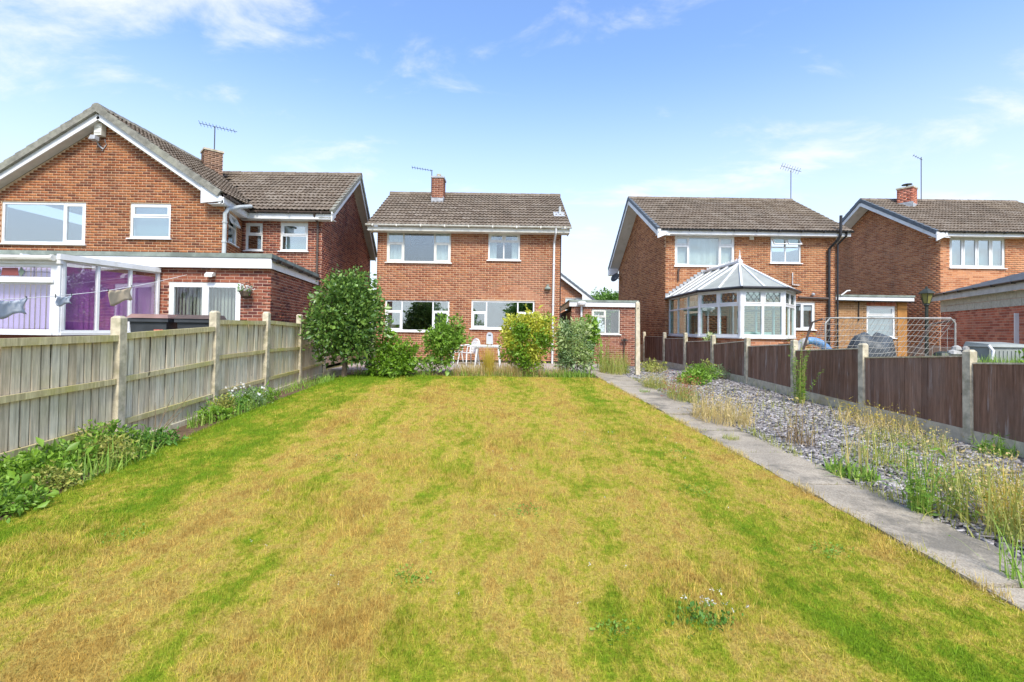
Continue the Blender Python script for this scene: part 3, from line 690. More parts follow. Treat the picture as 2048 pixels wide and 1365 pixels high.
def boards(h, pts, drop, mat='upvc', w=.025, hh=.2, inset=(0, 0, 0)):
    for i in range(len(pts) - 1):
        a, b = Vector(pts[i]), Vector(pts[i + 1]); o = Vector(inset); h.beam('bargeboard', mat, a - Vector((0, 0, drop)) + o, b - Vector((0, 0, drop)) + o, w, hh)
def slab(h, name, mat, q, th=.015):
    m = MB(); q = [Vector(p) for p in q]; n = (q[1] - q[0]).cross(q[3] - q[0]).normalized() * th
    m.hexa([p - n for p in q] + q); return m.build(name, M[mat], h.root)
boards(h1, [(-8.2, 13.30, 5.33), (-11.75, 13.30, 7.70)], .22); boards(h1, [(-15.25, 13.30, 5.45), (-11.75, 13.30, 7.70)], .22)
M['soffit'] = simple('off_white_soffit', (.62, .60, .55), .6, .1, 4, .3)
slab(h1, 'soffit', 'soffit', [(-8.2, 13.3, 5.03), (-8.2, 13.59, 5.03), (-11.75, 13.59, 7.40), (-11.75, 13.3, 7.40)]); slab(h1, 'soffit', 'soffit', [(-15.25, 13.59, 5.15), (-15.25, 13.3, 5.15), (-11.75, 13.3, 7.40), (-11.75, 13.59, 7.40)])
m = MB(); m.hexa([(-8.78, 13.262, 5.04), (-8.2, 13.262, 5.10), (-8.2, 13.285, 5.10), (-8.78, 13.285, 5.04), (-8.78, 13.262, 5.52), (-8.2, 13.262, 5.22), (-8.2, 13.285, 5.22), (-8.78, 13.285, 5.52)]); m.build('box_end', M['upvc'], h1.root)
m = MB(); m.hexa([(-8.6, 13.3, 5.03), (-8.17, 13.3, 5.03), (-8.5, 15.2, 5.03), (-8.85, 15.2, 5.03), (-8.6, 13.3, 5.05), (-8.17, 13.3, 5.05), (-8.5, 15.2, 5.05), (-8.85, 15.2, 5.05)]); m.build('soffit', M['upvc'], h1.root)
h1.beam('fascia', 'upvc', (-8.16, 13.3, 5.14), (-8.47, 15.06, 5.14), .02, .18); h1.gutter((-8.10, 13.28, 5.29), (-8.42, 15.1, 5.27), 'brownpipe', .06)
h1.beam('fascia', 'upvc', (-8.5, 15.08, 5.12), (-5.76, 15.08, 5.12), .02, .17); h1.gutter((-8.45, 15.01, 5.27), (-5.78, 15.01, 5.26), 'brownpipe', .055)
slab(h1, 'soffit', 'upvc', [(-8.9, 15.08, 5.045), (-5.76, 15.08, 5.045), (-5.76, 15.4, 5.045), (-8.9, 15.4, 5.045)])
boards(h1, [(-5.76, 15.03, 5.28), (-6.06, 18.6, 7.58), (-6.42, 22.2, 4.93)], .16, hh=.18)
slab(h1, 'soffit', 'soffit', [(-5.78, 15.05, 5.08), (-6.08, 18.6, 7.38), (-6.42, 18.6, 7.38), (-6.2, 15.05, 5.08)][::-1]); slab(h1, 'soffit', 'soffit', [(-6.08, 18.6, 7.38), (-6.42, 22.2, 4.75), (-6.7, 22.2, 4.75), (-6.42, 18.6, 7.38)][::-1])
m = MB(); m.hexa([(-5.79, 15.02, 4.95), (-5.75, 15.02, 4.98), (-5.78, 15.4, 5.18), (-5.82, 15.4, 5.15), (-5.79, 15.02, 5.26), (-5.75, 15.02, 5.26), (-5.78, 15.4, 5.44), (-5.82, 15.4, 5.44)]); m.build('box_end', M['upvc'], h1.root)
nw = Vector((0, -.54, .84)); h1.verge((-5.78, 15.02, 5.31), (-6.06, 18.6, 7.61), nw.normalized(), .13, .1, .34, 'tileedge'); h1.verge((-6.40, 22.2, 4.97), (-6.06, 18.6, 7.61), Vector((0, .59, .8)), .13, .1, .34, 'tileedge')
h1.pipe([(-8.05, 14.5, 5.27), (-8.12, 14.0, 5.12), (-8.22, 13.62, 4.95), (-8.24, 13.52, 4.8), (-8.24, 13.50, 3.2)], .055, 'greypipe')
h1.pipe([(-6.34, 15.02, 5.22), (-6.34, 15.1, 5.1), (-6.34, 15.34, 4.98), (-6.34, 15.34, 3.1)], .036, 'brownpipe')
h1.chimney((-11.2, 17.5), .58, .58, 6.7, 7.98, .75, 'brickchim', pot=False)
m = MB(); m.box(-11.97, 13.42, 6.98, -11.76, 13.58, 7.32); m.box(-11.95, 13.405, 7.2, -11.78, 13.42, 7.28); m.box(-11.95, 13.405, 7.04, -11.78, 13.42, 7.1); m.build('alarm_box', M['cream'], h1.root)
m = MB(); m.hexa([(-12.02, 13.30, 6.82), (-11.84, 13.30, 6.82), (-11.84, 13.45, 6.80), (-12.02, 13.45, 6.80), (-12.0, 13.34, 6.95), (-11.86, 13.34, 6.95), (-11.86, 13.48, 6.95), (-12.0, 13.48, 6.95)]); m.tube([(-11.93, 13.45, 6.86), (-11.93, 13.55, 6.72), (-11.8, 13.55, 6.62)], .02); m.tube([(-11.72, 13.5, 6.88), (-11.74, 13.58, 6.76), (-11.86, 13.58, 6.58)], .012); m.build('floodlight', M['lead'], h1.root)
# flat-roofed extension
eA, eB, eC = (-13.6, 11.3), (-5.76, 11.3), (-6.37, 15.38)
h1.wall(eA, eB, .3, 2.98, [(5.42, .85, 7.13, 2.63)], 'brick1e', 'mortar_p', pri=0, zmin=1.2, skip=lambda u, v: u < 4.6)
window(h1, eA, eB, 5.42, .85, 7.13, 2.63, [(0, 0, .51, 1, 1), (.51, 0, 1, 1, 1)], glass='glass', fw=.075, rec=.03, sill=False, behind='blind', blind_mat='blindb')
h1.wall(eB, eC, .3, 2.96, [], 'brick1e', 'mortar_p', pri=1, zmin=1.0)
m = MB(); P0 = [(-13.6, 11.14), (-5.66, 11.14), (-5.66 - .62, 15.39), (-13.6, 13.58)]
m.add([(*p, 3.21) for p in P0] + [(*p, 3.31) for p in P0], [(4, 5, 6, 7), (3, 2, 1, 0), (0, 1, 5, 4), (1, 2, 6, 5)]); m.build('flat_roof', M['felt'], h1.root)
m = MB(); m.add([(-8.82, 13.5, 3.215), (-6.28, 15.385, 3.215), (-8.82, 15.385, 3.215), (-8.3, 13.4, 3.3), (-6.28, 15.385, 3.3), (-8.82, 15.385, 3.3)], [(0, 1, 2), (3, 4, 5)]); m.build('flat_roof', M['felt'], h1.root)
h1.beam('fascia', 'upvc', (-13.6, 11.17, 3.085), (-5.69, 11.17, 3.085), .02, .24); h1.beam('fascia', 'upvc', (-5.69, 11.165, 3.06), (-6.30, 15.38, 3.06), .02, .2)
m = MB(); m.box(-13.6, 11.18, 2.965, -5.7, 11.3, 2.975); m.build('soffit', M['upvc'], h1.root)
h1.gutter((-5.62, 11.2, 3.19), (-6.23, 15.35, 3.17), 'blackplastic', .06)
m = MB(); m.box(-7.24, 11.2, 2.77, -7.06, 11.27, 2.86); m.hexa([(-7.24, 11.13, 2.74), (-7.06, 11.13, 2.74), (-7.06, 11.2, 2.77), (-7.24, 11.2, 2.77), (-7.24, 11.13, 2.80), (-7.06, 11.13, 2.80), (-7.06, 11.2, 2.86), (-7.24, 11.2, 2.86)]); m.build('security_light', M['cream'], h1.root)
h1.finish()
aerial('roof_aerial', (-11.06, 17.4, 8.05), (-11.06, 17.4, 8.95), (-11.64, 17.4, 9.06), (-10.24, 17.4, 8.76), 'aerial on the squat chimney of the house behind the weathered fence', 11, .22)

# ------------------------------------------------------------------ glazed rooms
M['purple'] = simple('purple_blind_fabric', (.54, .19, .50), .8, .12, 3, .2)
M['lilac'] = simple('lilac_blind_fabric', (.58, .46, .74), .8, .08, 3, .2)
M['polycarb'] = simple('grey_polycarbonate_sheet', (.56, .57, .51), .4, .12, 2.5, .4, dirt=(.44, .45, .38), dscale=3, dirt_amt=.4)
M['translucent_roof'] = simple('translucent_roof_sheet', (.80, .82, .82), .35, .06, 2.5, .4)
for k_ in ('polycarb', 'translucent_roof'):          # sheets that let daylight through
    nt_ = M[k_].node_tree; b_ = nt_.nodes['Principled BSDF']; tr_ = nt_.nodes.new('ShaderNodeBsdfTranslucent'); tr_.inputs[0].default_value = (.85, .87, .85, 1)
    mx_ = nt_.nodes.new('ShaderNodeMixShader'); mx_.inputs[0].default_value = .42; nt_.links.new(b_.outputs[0], mx_.inputs[1]); nt_.links.new(tr_.outputs[0], mx_.inputs[2]); nt_.links.new(mx_.outputs[0], nt_.nodes['Material Output'].inputs[0])
M['leadbar'] = simple('lead_came', (.10, .10, .10), .5, .1, 5, .4)
M['teal'] = simple('pale_green_blind', (.42, .60, .54), .8, .08, 2, .2)
def facet(root, A, B, z0, zt, z1, n, glass='glassc', lead=False, blind=None, post=.09, bar=.06, sash=True, blind_top=None, rf=None):
    """one straight run of a glazed room: posts, rails, panes (n lights, top lights above zt when zt is set)"""
    A, B = Vector((*A, 0)), Vector((*B, 0)); d = B - A; L = d.length; d /= L; nn = Vector((d.y, -d.x, 0)); P = lambda u, v, o: A + d * u + nn * o + Vector((0, 0, v))
    m = MB()
    def bx(u0, v0, u1, v1, o0=-.035, o1=.035): m.hexa([P(u0, v0, o1), P(u1, v0, o1), P(u1, v0, o0), P(u0, v0, o0), P(u0, v1, o1), P(u1, v1, o1), P(u1, v1, o0), P(u0, v1, o0)])
    bx(0, z0, L, z0 + bar); bx(0, z1 - bar, L, z1); bx(0, z0 + bar, post * .5, z1 - bar, -.04, .04); bx(L - post * .5, z0 + bar, L, z1 - bar, -.04, .04)
    bx(-.02, z0 - .05, L + .02, z0, -.05, .075)
    if zt: bx(post * .5, zt - bar / 2, L - post * .5, zt + bar / 2, -.034, .034)
    us = [L * i / n for i in range(n + 1)]
    for u in us[1:-1]: bx(u - bar / 2, z0 + bar, u + bar / 2, z1 - bar, -.033, .033)
    f = m.build('frame', M['upvc'], root)
    for i in range(n):
        a, c = us[i] + (post / 2 if i == 0 else bar / 2), us[i + 1] - (post / 2 if i == n - 1 else bar / 2)
        for k, (v0, v1) in enumerate(((z0 + bar, (zt or z1) - bar / (2 if zt else 1)),) + (((zt + bar / 2, z1 - bar),) if zt else ())):
            x0, x1, y0, y1 = a, c, v0, v1
            if sash and k == 1:
                s_ = MB(); q = .04
                for (p, r, s, t_) in ((x0, y0, x1, y0 + q), (x0, y1 - q, x1, y1), (x0, y0 + q, x0 + q, y1 - q), (x1 - q, y0 + q, x1, y1 - q)):
                    s_.hexa([P(p, r, .045), P(s, r, .045), P(s, r, -.02), P(p, r, -.02), P(p, t_, .045), P(s, t_, .045), P(s, t_, -.02), P(p, t_, -.02)])
                s_.build('sash', M['upvc'], f); x0 += q; x1 -= q; y0 += q; y1 -= q
            g = MB(); g.hexa([P(x0, y0, .004), P(x1, y0, .004), P(x1, y0, -.004), P(x0, y0, -.004), P(x0, y1, .004), P(x1, y1, .004), P(x1, y1, -.004), P(x0, y1, -.004)]); g.build('pane', M[glass], f)
            if lead and k == 1:
                s_ = MB(); st = (y1 - y0) * .62; w = .004; uu = x0 - (y1 - y0)
                while uu < x1:
                    for sg in (1, -1):
                        u_a, u_b = (uu, uu + (y1 - y0) * .8) if sg == 1 else (uu + (y1 - y0) * .8, uu); va, vb = y0, y1
                        def cl(ua, va, ub, vb):
                            if ua > ub: ua, va, ub, vb = ub, vb, ua, va
                            if ub <= x0 or ua >= x1: return None
                            if ua < x0: va += (vb - va) * (x0 - ua) / (ub - ua); ua = x0
                            if ub > x1: vb = va + (vb - va) * (x1 - ua) / (ub - ua); ub = x1
                            return ua, va, ub, vb
                        q = cl(u_a, va, u_b, vb)
                        if q: s_.beam(P(q[0], q[1], .008), P(q[2], q[3], .008), .006, .012, nn)
                    uu += st
                if s_.f: s_.build('lead_lattice', M['leadbar'], f)
    if blind:
        s_ = MB(); k = int(L / .1)
        for i in range(k):
            u = L * (i + .5) / k; an = .22 + R.gauss(0, .06); du, do = math.cos(an) * .056, math.sin(an) * .056
            s_.face([P(u - du, z0 + .04, -.14 - do), P(u + du, z0 + .04, -.14 + do), P(u + du, blind_top or z1 - .06, -.14 + do), P(u - du, blind_top or z1 - .06, -.14 - do)])
        s_.build('blind', M[blind], f)
    return f
c1 = thing('conservatory', (-10.5, 10.2, .3), 'white lean-to conservatory with purple and lilac blinds against the brick extension', 'conservatory', 'conservatories behind the houses')
K, KF = (-8.83, 9.27), (-8.40, 11.26)
M['glassl'] = glassmat('conservatory_side_glass', (.95, .95, .97), .14)
facet(c1, K, KF, 1.42, None, 2.86, 3, 'glassl', blind='purple', post=.1, bar=.05, blind_top=2.74)
facet(c1, (-13.2, 9.27), (-10.92, 9.27), 1.42, None, 2.42, 1, 'glassl', blind='lilac', post=.1)
f1 = facet(c1, (-10.92, 9.27), (-8.93, 9.27), 1.42, None, 2.42, 1, 'glassl', blind='lilac', post=.12)
f2 = facet(c1, (-10.92, 9.27), (-8.93, 9.27), 2.44, None, 2.76, 1, 'glassl', post=.12, blind='lilac')
facet(c1, (-13.2, 9.27), (-10.92, 9.27), 2.44, None, 2.76, 1, 'glassl', post=.1, blind='lilac')
m = MB(); m.box(-8.95, 9.225, 1.37, -8.80, 9.36, 2.86); m.build('corner_post', M['upvc'], c1)
m = MB(); m.face([(-13.2, 9.3, 2.92), (-8.84, 9.3, 2.92), (-8.40, 11.24, 2.92), (-13.2, 11.24, 2.92)]); m.build('roof', M['translucent_roof'], c1)
m = MB(); m.beam((-8.80, 9.18, 2.895), (-8.37, 11.24, 2.895), .09, .11); m.beam((-13.2, 9.225, 2.80), (-8.77, 9.225, 2.80), .07, .08)
for x_ in (-9.6, -10.4, -11.2, -12.0, -12.8): m.beam((x_, 9.25, 2.93), (x_, 11.24, 2.93), .05, .05)
m.build('roof_bar', M['upvc'], c1)
m = MB(); m.tube([(-13.2, 9.12, 2.86), (-8.9, 9.12, 2.86)], .05, 8); m.tube([(-8.9, 9.12, 2.86), (-8.84, 9.12, 2.86)], .062, 8); m.build('gutter', M['cream'], c1)
m = MB(); m.box(-13.2, 9.3, .3, -8.86, 9.4, 1.37); m.hexa([(-8.9, 9.4, .3), (-8.86, 9.3, .3), (-8.43, 11.26, .3), (-8.5, 11.26, .3), (-8.9, 9.4, 1.37), (-8.86, 9.3, 1.37), (-8.43, 11.26, 1.37), (-8.5, 11.26, 1.37)]); m.build('dwarf_wall', M['brick1e'], c1)
# leaded rose in the top light
M['stainred'] = simple('red_stained_glass', (.24, .07, .065), .5, .1, 5, .3); M['staingreen'] = simple('green_stained_glass', (.12, .16, .12), .3, .1, 5, .5)
m = MB(); cx, cz = -9.82, 2.60
m.hexa([(cx - .17, 9.262, cz - .075), (cx + .17, 9.262, cz - .075), (cx + .17, 9.266, cz - .075), (cx - .17, 9.266, cz - .075), (cx - .15, 9.262, cz + .075), (cx + .15, 9.262, cz + .075), (cx + .15, 9.266, cz + .075), (cx - .15, 9.266, cz + .075)]); m.build('stained_rose', M['stainred'], f2)
m = MB()
for sg in (-1, 1):
    for dz in (-1, 1): m.add([(cx + sg * .17, 9.260, cz), (cx + sg * .30, 9.260, cz), (cx + sg * .22, 9.260, cz + dz * .1)], [(0, 1, 2)])
m.build('stained_leaf', M['staingreen'], f2)
m = MB(); m.box(-10.8, 9.26, cz - .006, cx - .28, 9.263, cz + .006); m.box(cx + .28, 9.26, cz - .006, -9.05, 9.263, cz + .006)
for x in (-10.5, -10.2, -9.35): m.box(x - .006, 9.2605, 2.5, x + .006, 9.264, 2.70)
m.build('lead_lattice', M['leadbar'], f2)

# ================================================================== the house the garden belongs to
h2 = House('brick_house', (-1.6, 17, .4), 'orange brick house in the middle with cream gutter, straight behind the lawn', bscale=17 / 16.7, group='houses along the street')
A, B = (-4.87, 17.0), (1.73, 17.0); ux = lambda x: x + 4.87
W4 = [(-4.53, 3.97, -2.23, 5.07), (-.89, 4.09, .25, 5.08), (-4.55, 1.50, -2.25, 2.61), (-1.46, 1.63, .80, 2.635)]
hol = [(ux(a), b, ux(c), d) for a, b, c, d in W4]
h2.wall(A, B, .35, 5.16, hol, 'brick2', 'mortar', pri=1)
window(h2, A, B, *hol[0], L3(.26, .745, .645), frame='cream', glass='glass', behind='curtains')
window(h2, A, B, *hol[1], [(0, 0, .49, .667, 0), (.49, 0, 1, .667, 0), (0, .667, .49, 1, 1), (.49, .667, 1, 1, 1)], glass='glass', frame='upvc', behind='curtains')
window(h2, A, B, *hol[2], L3(.26, .743, .65), glass='glassd', behind='curtains', blind_mat='blindb')
window(h2, A, B, *hol[3], L3(.24, .735, .59), glass='glassd')
h2.wall((1.73, 17.0), (1.73, 23.3), .35, 5.2, [], 'brick2', 'mortar', gable=[(0, 5.25), (3.15, 7.18), (6.3, 5.25)], pri=5, skip=lambda u, v: u > 1.2)
h2.wall((-4.87, 23.3), A, .35, 5.2, [], 'brick2', 'mortar', gable=[(0, 5.25), (3.15, 7.18), (6.3, 5.25)], pri=5, skip=lambda u, v: u < 5.1)
h2.wall((1.73, 23.3), (-4.87, 23.3), .35, 5.2, bricks=False, mm='room', name='rear_wall')
m = MB(); m.box(-4.8, 17.12, 2.72, 1.66, 23.2, 2.84); m.build('floor_slab', M['room'], h2.root)
m = MB(); m.box(-4.8, 20.2, .36, 1.66, 20.3, 5.15); m.box(-1.9, 17.15, .36, -1.8, 20.2, 5.15); m.build('partition', M['room'], h2.root)
h2.roof((-5.15, 16.58, 5.22), (2.03, 16.58, 5.22), (-5.22, 20.15, 7.34), (1.95, 20.15, 7.34))
h2.roof((1.95, 23.7, 5.2), (-5.2, 23.7, 5.2), (1.95, 20.15, 7.34), (-5.2, 20.15, 7.34), tiles=False)
h2.ridge((-5.26, 20.15, 7.33), (1.99, 20.15, 7.33))
h2.beam('fascia', 'cream', (-5.12, 16.64, 5.10), (1.99, 16.64, 5.10), .022, .14); h2.gutter((-5.17, 16.56, 5.235), (2.05, 16.56, 5.225), 'cream', .062)
slab(h2, 'soffit', 'cream', [(-5.1, 16.65, 5.035), (1.97, 16.65, 5.035), (1.97, 17.02, 5.035), (-5.1, 17.02, 5.035)])
for x in (-5.1, 1.97):
    m = MB(); m.hexa([(x - .012, 16.66, 5.02), (x + .012, 16.66, 5.02), (x + .012, 17.2, 5.02), (x - .012, 17.2, 5.02), (x - .012, 16.66, 5.16), (x + .012, 16.66, 5.16), (x + .012, 17.2, 5.48), (x - .012, 17.2, 5.48)]); m.build('box_end', M['cream'], h2.root)
    for y0, z0, y1, z1 in ((16.62, 5.15, 20.15, 7.25), (23.7, 5.12, 20.15, 7.25)): h2.beam('bargeboard', 'cream', (x, y0, z0 - .06), (x, y1, z1 - .06), .022, .16)
h2.pipe([(1.50, 16.56, 5.18), (1.50, 16.60, 5.02), (1.47, 16.92, 4.74), (1.47, 16.93, 4.6), (1.45, 16.93, .42)], .036, 'upvc')
h2.pipe([(1.715, 16.97, 5.0), (1.715, 16.97, .5)], .014, 'blackplastic', 'cable')
m = MB(); m.lathe((1.26, 16.94, 3.03), [(.02, .16), (.09, .10), (.12, .05), (.10, .03), (.03, .0)], 10); m.box(1.22, 16.93, 3.14, 1.30, 17, 3.24); m.build('wall_lamp', M['felt'], h2.root)
h2.chimney((-3.08, 19.35), .46, .62, 6.62, 7.68, 0, 'brickgar', cap='lead')
h2.pipe([(1.74, 17.75, 5.75), (1.74, 17.75, 6.25)], .045, 'greypipe', 'flue'); slab(h2, 'flashing', 'lead', [(1.5, 17.5, 5.83), (1.92, 17.5, 5.83), (1.92, 17.95, 6.10), (1.5, 17.95, 6.10)])
m = MB(); m.box(-4.875, 16.985, .36, 1.735, 17.0, .50); m.build('damp_course', M['dark'], h2.root)
h2.finish()
aerial('roof_aerial', (-3.36, 19.3, 7.1), (-3.36, 19.3, 8.08), (-4.18, 19.3, 8.18), (-3.33, 19.3, 8.05), 'thin aerial beside the red chimney of the middle house', 8, .14)
# garage
g2 = House('garage', (3.4, 17.6, .35), 'small flat-roofed brick garage to the right of the middle house', 'garage', 17.6 / 17)
A, B = (2.2, 17.6), (4.6, 17.6)
g2.wall(A, B, .25, 2.5, [(.75, 1.49, 1.80, 2.41)], 'brickgar', 'mortar_p')
window(g2, A, B, .75, 1.49, 1.80, 2.41, [(0, 0, .49, .68, 0), (0, .68, .49, 1, 1), (.49, 0, 1, 1, 0)], frame='cream', glass='glass', fw=.04)
g2.wall(B, (5.0, 24), .25, 2.5, [], 'brickgar', 'mortar_p', pri=4); g2.wall((2.42, 24), A, .25, 2.45, [], bricks=False, mm='dark', name='side_wall')
for i in range(14):
    y = 17.68 + i * .15; x = 2.2 + (y - 17.6) * .034; m = MB(); m.cur = R.random() * .9 + .05; m.box(x - .025, y, .35, x - .004, y + .14, 2.3); m.build('board', M['brownwood'], g2.root)
m = MB(); P0 = [(2.1, 17.5), (4.68, 17.5), (5.1, 24.1), (2.34, 24.1)]; m.add([(*p, 2.66) for p in P0] + [(*p, 2.74) for p in P0], [(4, 5, 6, 7), (3, 2, 1, 0), (0, 1, 5, 4), (1, 2, 6, 5), (3, 0, 4, 7)]); m.build('flat_roof', M['felt'], g2.root)
g2.beam('fascia', 'upvc', (2.12, 17.53, 2.58), (4.66, 17.53, 2.58), .02, .17); g2.beam('fascia', 'cream', (2.12, 17.53, 2.58), (2.36, 24.05, 2.58), .02, .17)
g2.pipe([(2.56, 17.54, 2.5), (2.56, 17.54, .5)], .035, 'upvc')
m = MB(); m.lathe((2.55, 17.42, 2.52), [(.03, 0), (.15, .03), (.17, .09), (.15, .14), (.05, .17)], 12); m.box(2.5, 17.42, 2.58, 2.6, 17.52, 2.64); m.build('outdoor_light', M['upvc'], g2.root)
g2.pipe([(4.15, 17.58, .4), (4.15, 17.5, 1.25)], .02, 'brownpipe', 'standpipe'); m = MB(); m.obox((4.15, 17.48, 1.27), (.12, 0, 0), (0, .03, 0), (0, 0, .035)); m.obox((4.15, 17.45, 1.32), (.05, 0, 0), (0, .05, 0), (0, 0, .02)); m.build('tap', M['brownpipe'], g2.root)
g2.finish()
# house beyond, across the street
h5 = House('brick_house', (1.5, 34, .3), 'far gabled house glimpsed through the gap above the small garage', group='houses along the street', bscale=1.4)
A, B = (-2.3, 34), (5.3, 34)
h5.wall(A, B, .2, 3.95, [(6.1, 2.6, 7.35, 3.92)], 'brick4', 'mortar_p', gable=[(0, 4.1), (3.8, 6.95), (7.6, 4.1)], skip=lambda u, v: u < 5)
window(h5, A, B, 6.1, 2.6, 7.35, 3.92, [(0, 0, .66, .62, 0), (0, .62, .66, 1, 0), (.66, 0, 1, 1, 1)], glass='glassd')
h5.wall(B, (5.3, 41), .2, 3.95, bricks=False, mm='mortar_p', name='side_wall'); h5.wall((-2.3, 41), A, .2, 3.95, bricks=False, mm='mortar_p', name='side_wall')
nr = h5.roof((5.85, 33.6, 3.78), (5.85, 41, 3.78), (1.5, 33.6, 7.08), (1.5, 41, 7.08), tiles=False); h5.roof((-2.85, 41, 3.78), (-2.85, 33.6, 3.78), (1.5, 41, 7.08), (1.5, 33.6, 7.08), tiles=False)
h5.verge((5.85, 33.62, 3.82), (1.5, 33.62, 7.12), nr, .16, .1, .36, 'vergegrey')
h5.beam('bargeboard', 'upvc', (5.85, 33.6, 3.60), (1.5, 33.6, 6.9), .03, .2); h5.beam('bargeboard', 'upvc', (-2.85, 33.6, 3.60), (1.5, 33.6, 6.9), .03, .2)
m = MB(); m.hexa([(4.95, 33.58, 3.55), (5.85, 33.58, 3.55), (5.85, 33.62, 3.55), (4.95, 33.62, 3.55), (4.95, 33.58, 4.2), (5.85, 33.58, 3.66), (5.85, 33.62, 3.66), (4.95, 33.62, 4.2)]); m.build('box_end', M['upvc'], h5.root)
h5.finish()

# ================================================================== right neighbour
h3 = House('brick_house', (10, 20, .25), 'brick house with the white bay conservatory, right of the small garage', bscale=1.1, group='houses along the street')
A, B = (6.45, 20), (13.64, 20); ux = lambda x: x - 6.45
hol = [(ux(6.84), 4.39, ux(9.35), 5.66), (ux(10.87), 4.57, ux(12.16), 5.68), (ux(11.9), 1.78, ux(12.76), 2.93)]
h3.wall(A, B, .2, 5.72, hol, 'brick3', 'mortar', pri=1, zmin=1.0)
window(h3, A, B, *hol[0], [(0, 0, .235, .70, 1), (0, .70, .235, 1, 1), (.235, 0, .75, 1, 0), (.75, 0, 1, .70, 1), (.75, .70, 1, 1, 1)], glass='glass', behind='blind', fw=.06)
window(h3, A, B, *hol[1], [(0, 0, .5, .61, 0), (.5, 0, 1, .61, 0), (0, .61, .5, 1, 1), (.5, .61, 1, 1, 1)], glass='glassd', opened=(0, 0, .62, .62), fw=.06)
window(h3, A, B, *hol[2], [(0, 0, .36, 1, 0), (.36, 0, 1, 1, 1)], glass='glassd', fw=.07, behind='net')
h3.wall((5.98, 26.7), A, .2, 5.2, [], 'brick3', 'mortar', gable=[(0, 5.28), (3.508, 7.95), (6.716, 5.92)], pri=2, zmin=1.0)
h3.wall(B, (13.3, 26.7), .2, 5.6, bricks=False, mm='mortar_p', name='side_wall'); h3.wall((13.3, 26.7), (5.98, 26.7), .2, 5.2, bricks=False, mm='room', name='rear_wall')
m = MB(); m.box(6.5, 20.15, 2.95, 13.5, 26.6, 3.1); m.box(6.5, 23.2, .3, 13.5, 23.3, 5.6); m.build('floor_slab', M['room'], h3.root)
n3 = h3.roof((6.03, 19.58, 5.86), (14.05, 19.58, 5.86), (5.66, 23.2, 8.15), (13.63, 23.2, 8.15))
h3.roof((13.4, 27, 5.12), (5.48, 27, 5.12), (13.63, 23.2, 8.15), (5.66, 23.2, 8.15), tiles=False)
h3.ridge((5.62, 23.2, 8.14), (13.66, 23.2, 8.14))
h3.verge((6.02, 19.56, 5.90), (5.65, 23.2, 8.18), n3, .12, .12, .33); h3.verge((5.48, 27, 5.16), (5.65, 23.2, 8.18), Vector((0, .62, .78)), .12, .12, .33)
boards(h3, [(6.0, 19.56, 5.80), (5.63, 23.2, 8.09), (5.46, 27, 5.06)], .14, hh=.2)
slab(h3, 'soffit', 'upvc', [(6.0, 19.58, 5.60), (5.63, 23.2, 7.89), (6.22, 23.2, 7.89), (6.5, 19.58, 5.60)]); slab(h3, 'soffit', 'upvc', [(5.63, 23.2, 7.89), (5.46, 27, 4.86), (5.98, 27, 4.86), (6.22, 23.2, 7.89)])
h3.beam('fascia', 'upvc', (6.1, 19.63, 5.75), (14.0, 19.63, 5.75), .022, .15); h3.gutter((6.1, 19.55, 5.87), (14.06, 19.55, 5.86), 'blackplastic', .06)
slab(h3, 'soffit', 'upvc', [(6.0, 19.62, 5.675), (14.0, 19.62, 5.675), (14.0, 20.02, 5.675), (6.0, 20.02, 5.675)])
m = MB(); m.hexa([(5.97, 19.56, 5.48), (6.4, 19.56, 5.66), (6.4, 19.6, 5.66), (5.97, 19.6, 5.48), (5.97, 19.56, 5.86), (6.4, 19.56, 5.86), (6.4, 19.6, 5.86), (5.97, 19.6, 5.86)]); m.build('box_end', M['upvc'], h3.root)
m = MB(); m.box(5.44, 26.6, 4.75, 5.9, 27.05, 5.1); m.build('box_end', M['upvc'], h3.root)
h3.pipe([(13.50, 19.5, 6.5), (13.50, 19.52, 5.7), (13.44, 19.62, 5.5), (13.28, 19.9, 5.18), (13.28, 19.9, .4)], .055, 'blackplastic', 'soil_pipe')
h3.pipe([(13.78, 19.55, 5.82), (13.78, 19.58, 5.68), (13.64, 19.9, 5.36), (13.64, 19.9, .4)], .038)
h3.pipe([(12.0, 19.9, 3.13), (13.28, 19.9, 3.09)], .05, 'brownpipe', 'waste_pipe'); h3.pipe([(6.97, 19.94, 3.76), (6.97, 19.94, 4.25), (7.05, 19.94, 4.3)], .03, 'brownpipe', 'waste_pipe')
h3.pipe([(11.78, 19.95, 4.17), (11.78, 19.95, 3.66), (12.06, 19.95, 3.64)], .022, 'upvc', 'overflow_pipe')
m = MB(); m.box(9.97, 19.93, 5.54, 10.14, 20, 5.66); m.build('vent', M['cream'], h3.root)
m = MB(); m.lathe((12.62, 19.9, 3.2), [(.02, 0), (.06, .02), (.07, .08), (.03, .12)], 10); m.build('wall_lamp', M['lead'], h3.root)
m = MB(); m.lathe((0, 0, 0), [(.02, 0), (.16, .02), (.27, .07), (.275, .075)], 16, cap=False)
o = put('satellite_dish', m.mesh('satellite_dish', M['aerial']), h3.root, (5.72, 26.3, 4.55), (1.1, 0, -.9)); m = MB(); m.tube([(5.98, 26.4, 4.5), (5.72, 26.3, 4.55)], .02); m.tube([(5.72, 26.3, 4.45), (5.45, 25.9, 4.35)], .012); m.build('dish_arm', M['aerial'], h3.root)
h3.finish()
aerial('roof_aerial', (13.6, 23.2, 8.2), (13.6, 23.2, 9.62), (13.12, 23.2, 9.84), (14.1, 23.2, 9.56), 'aerial on a tall mast at the ridge end above the bay conservatory', 8, .34, False)

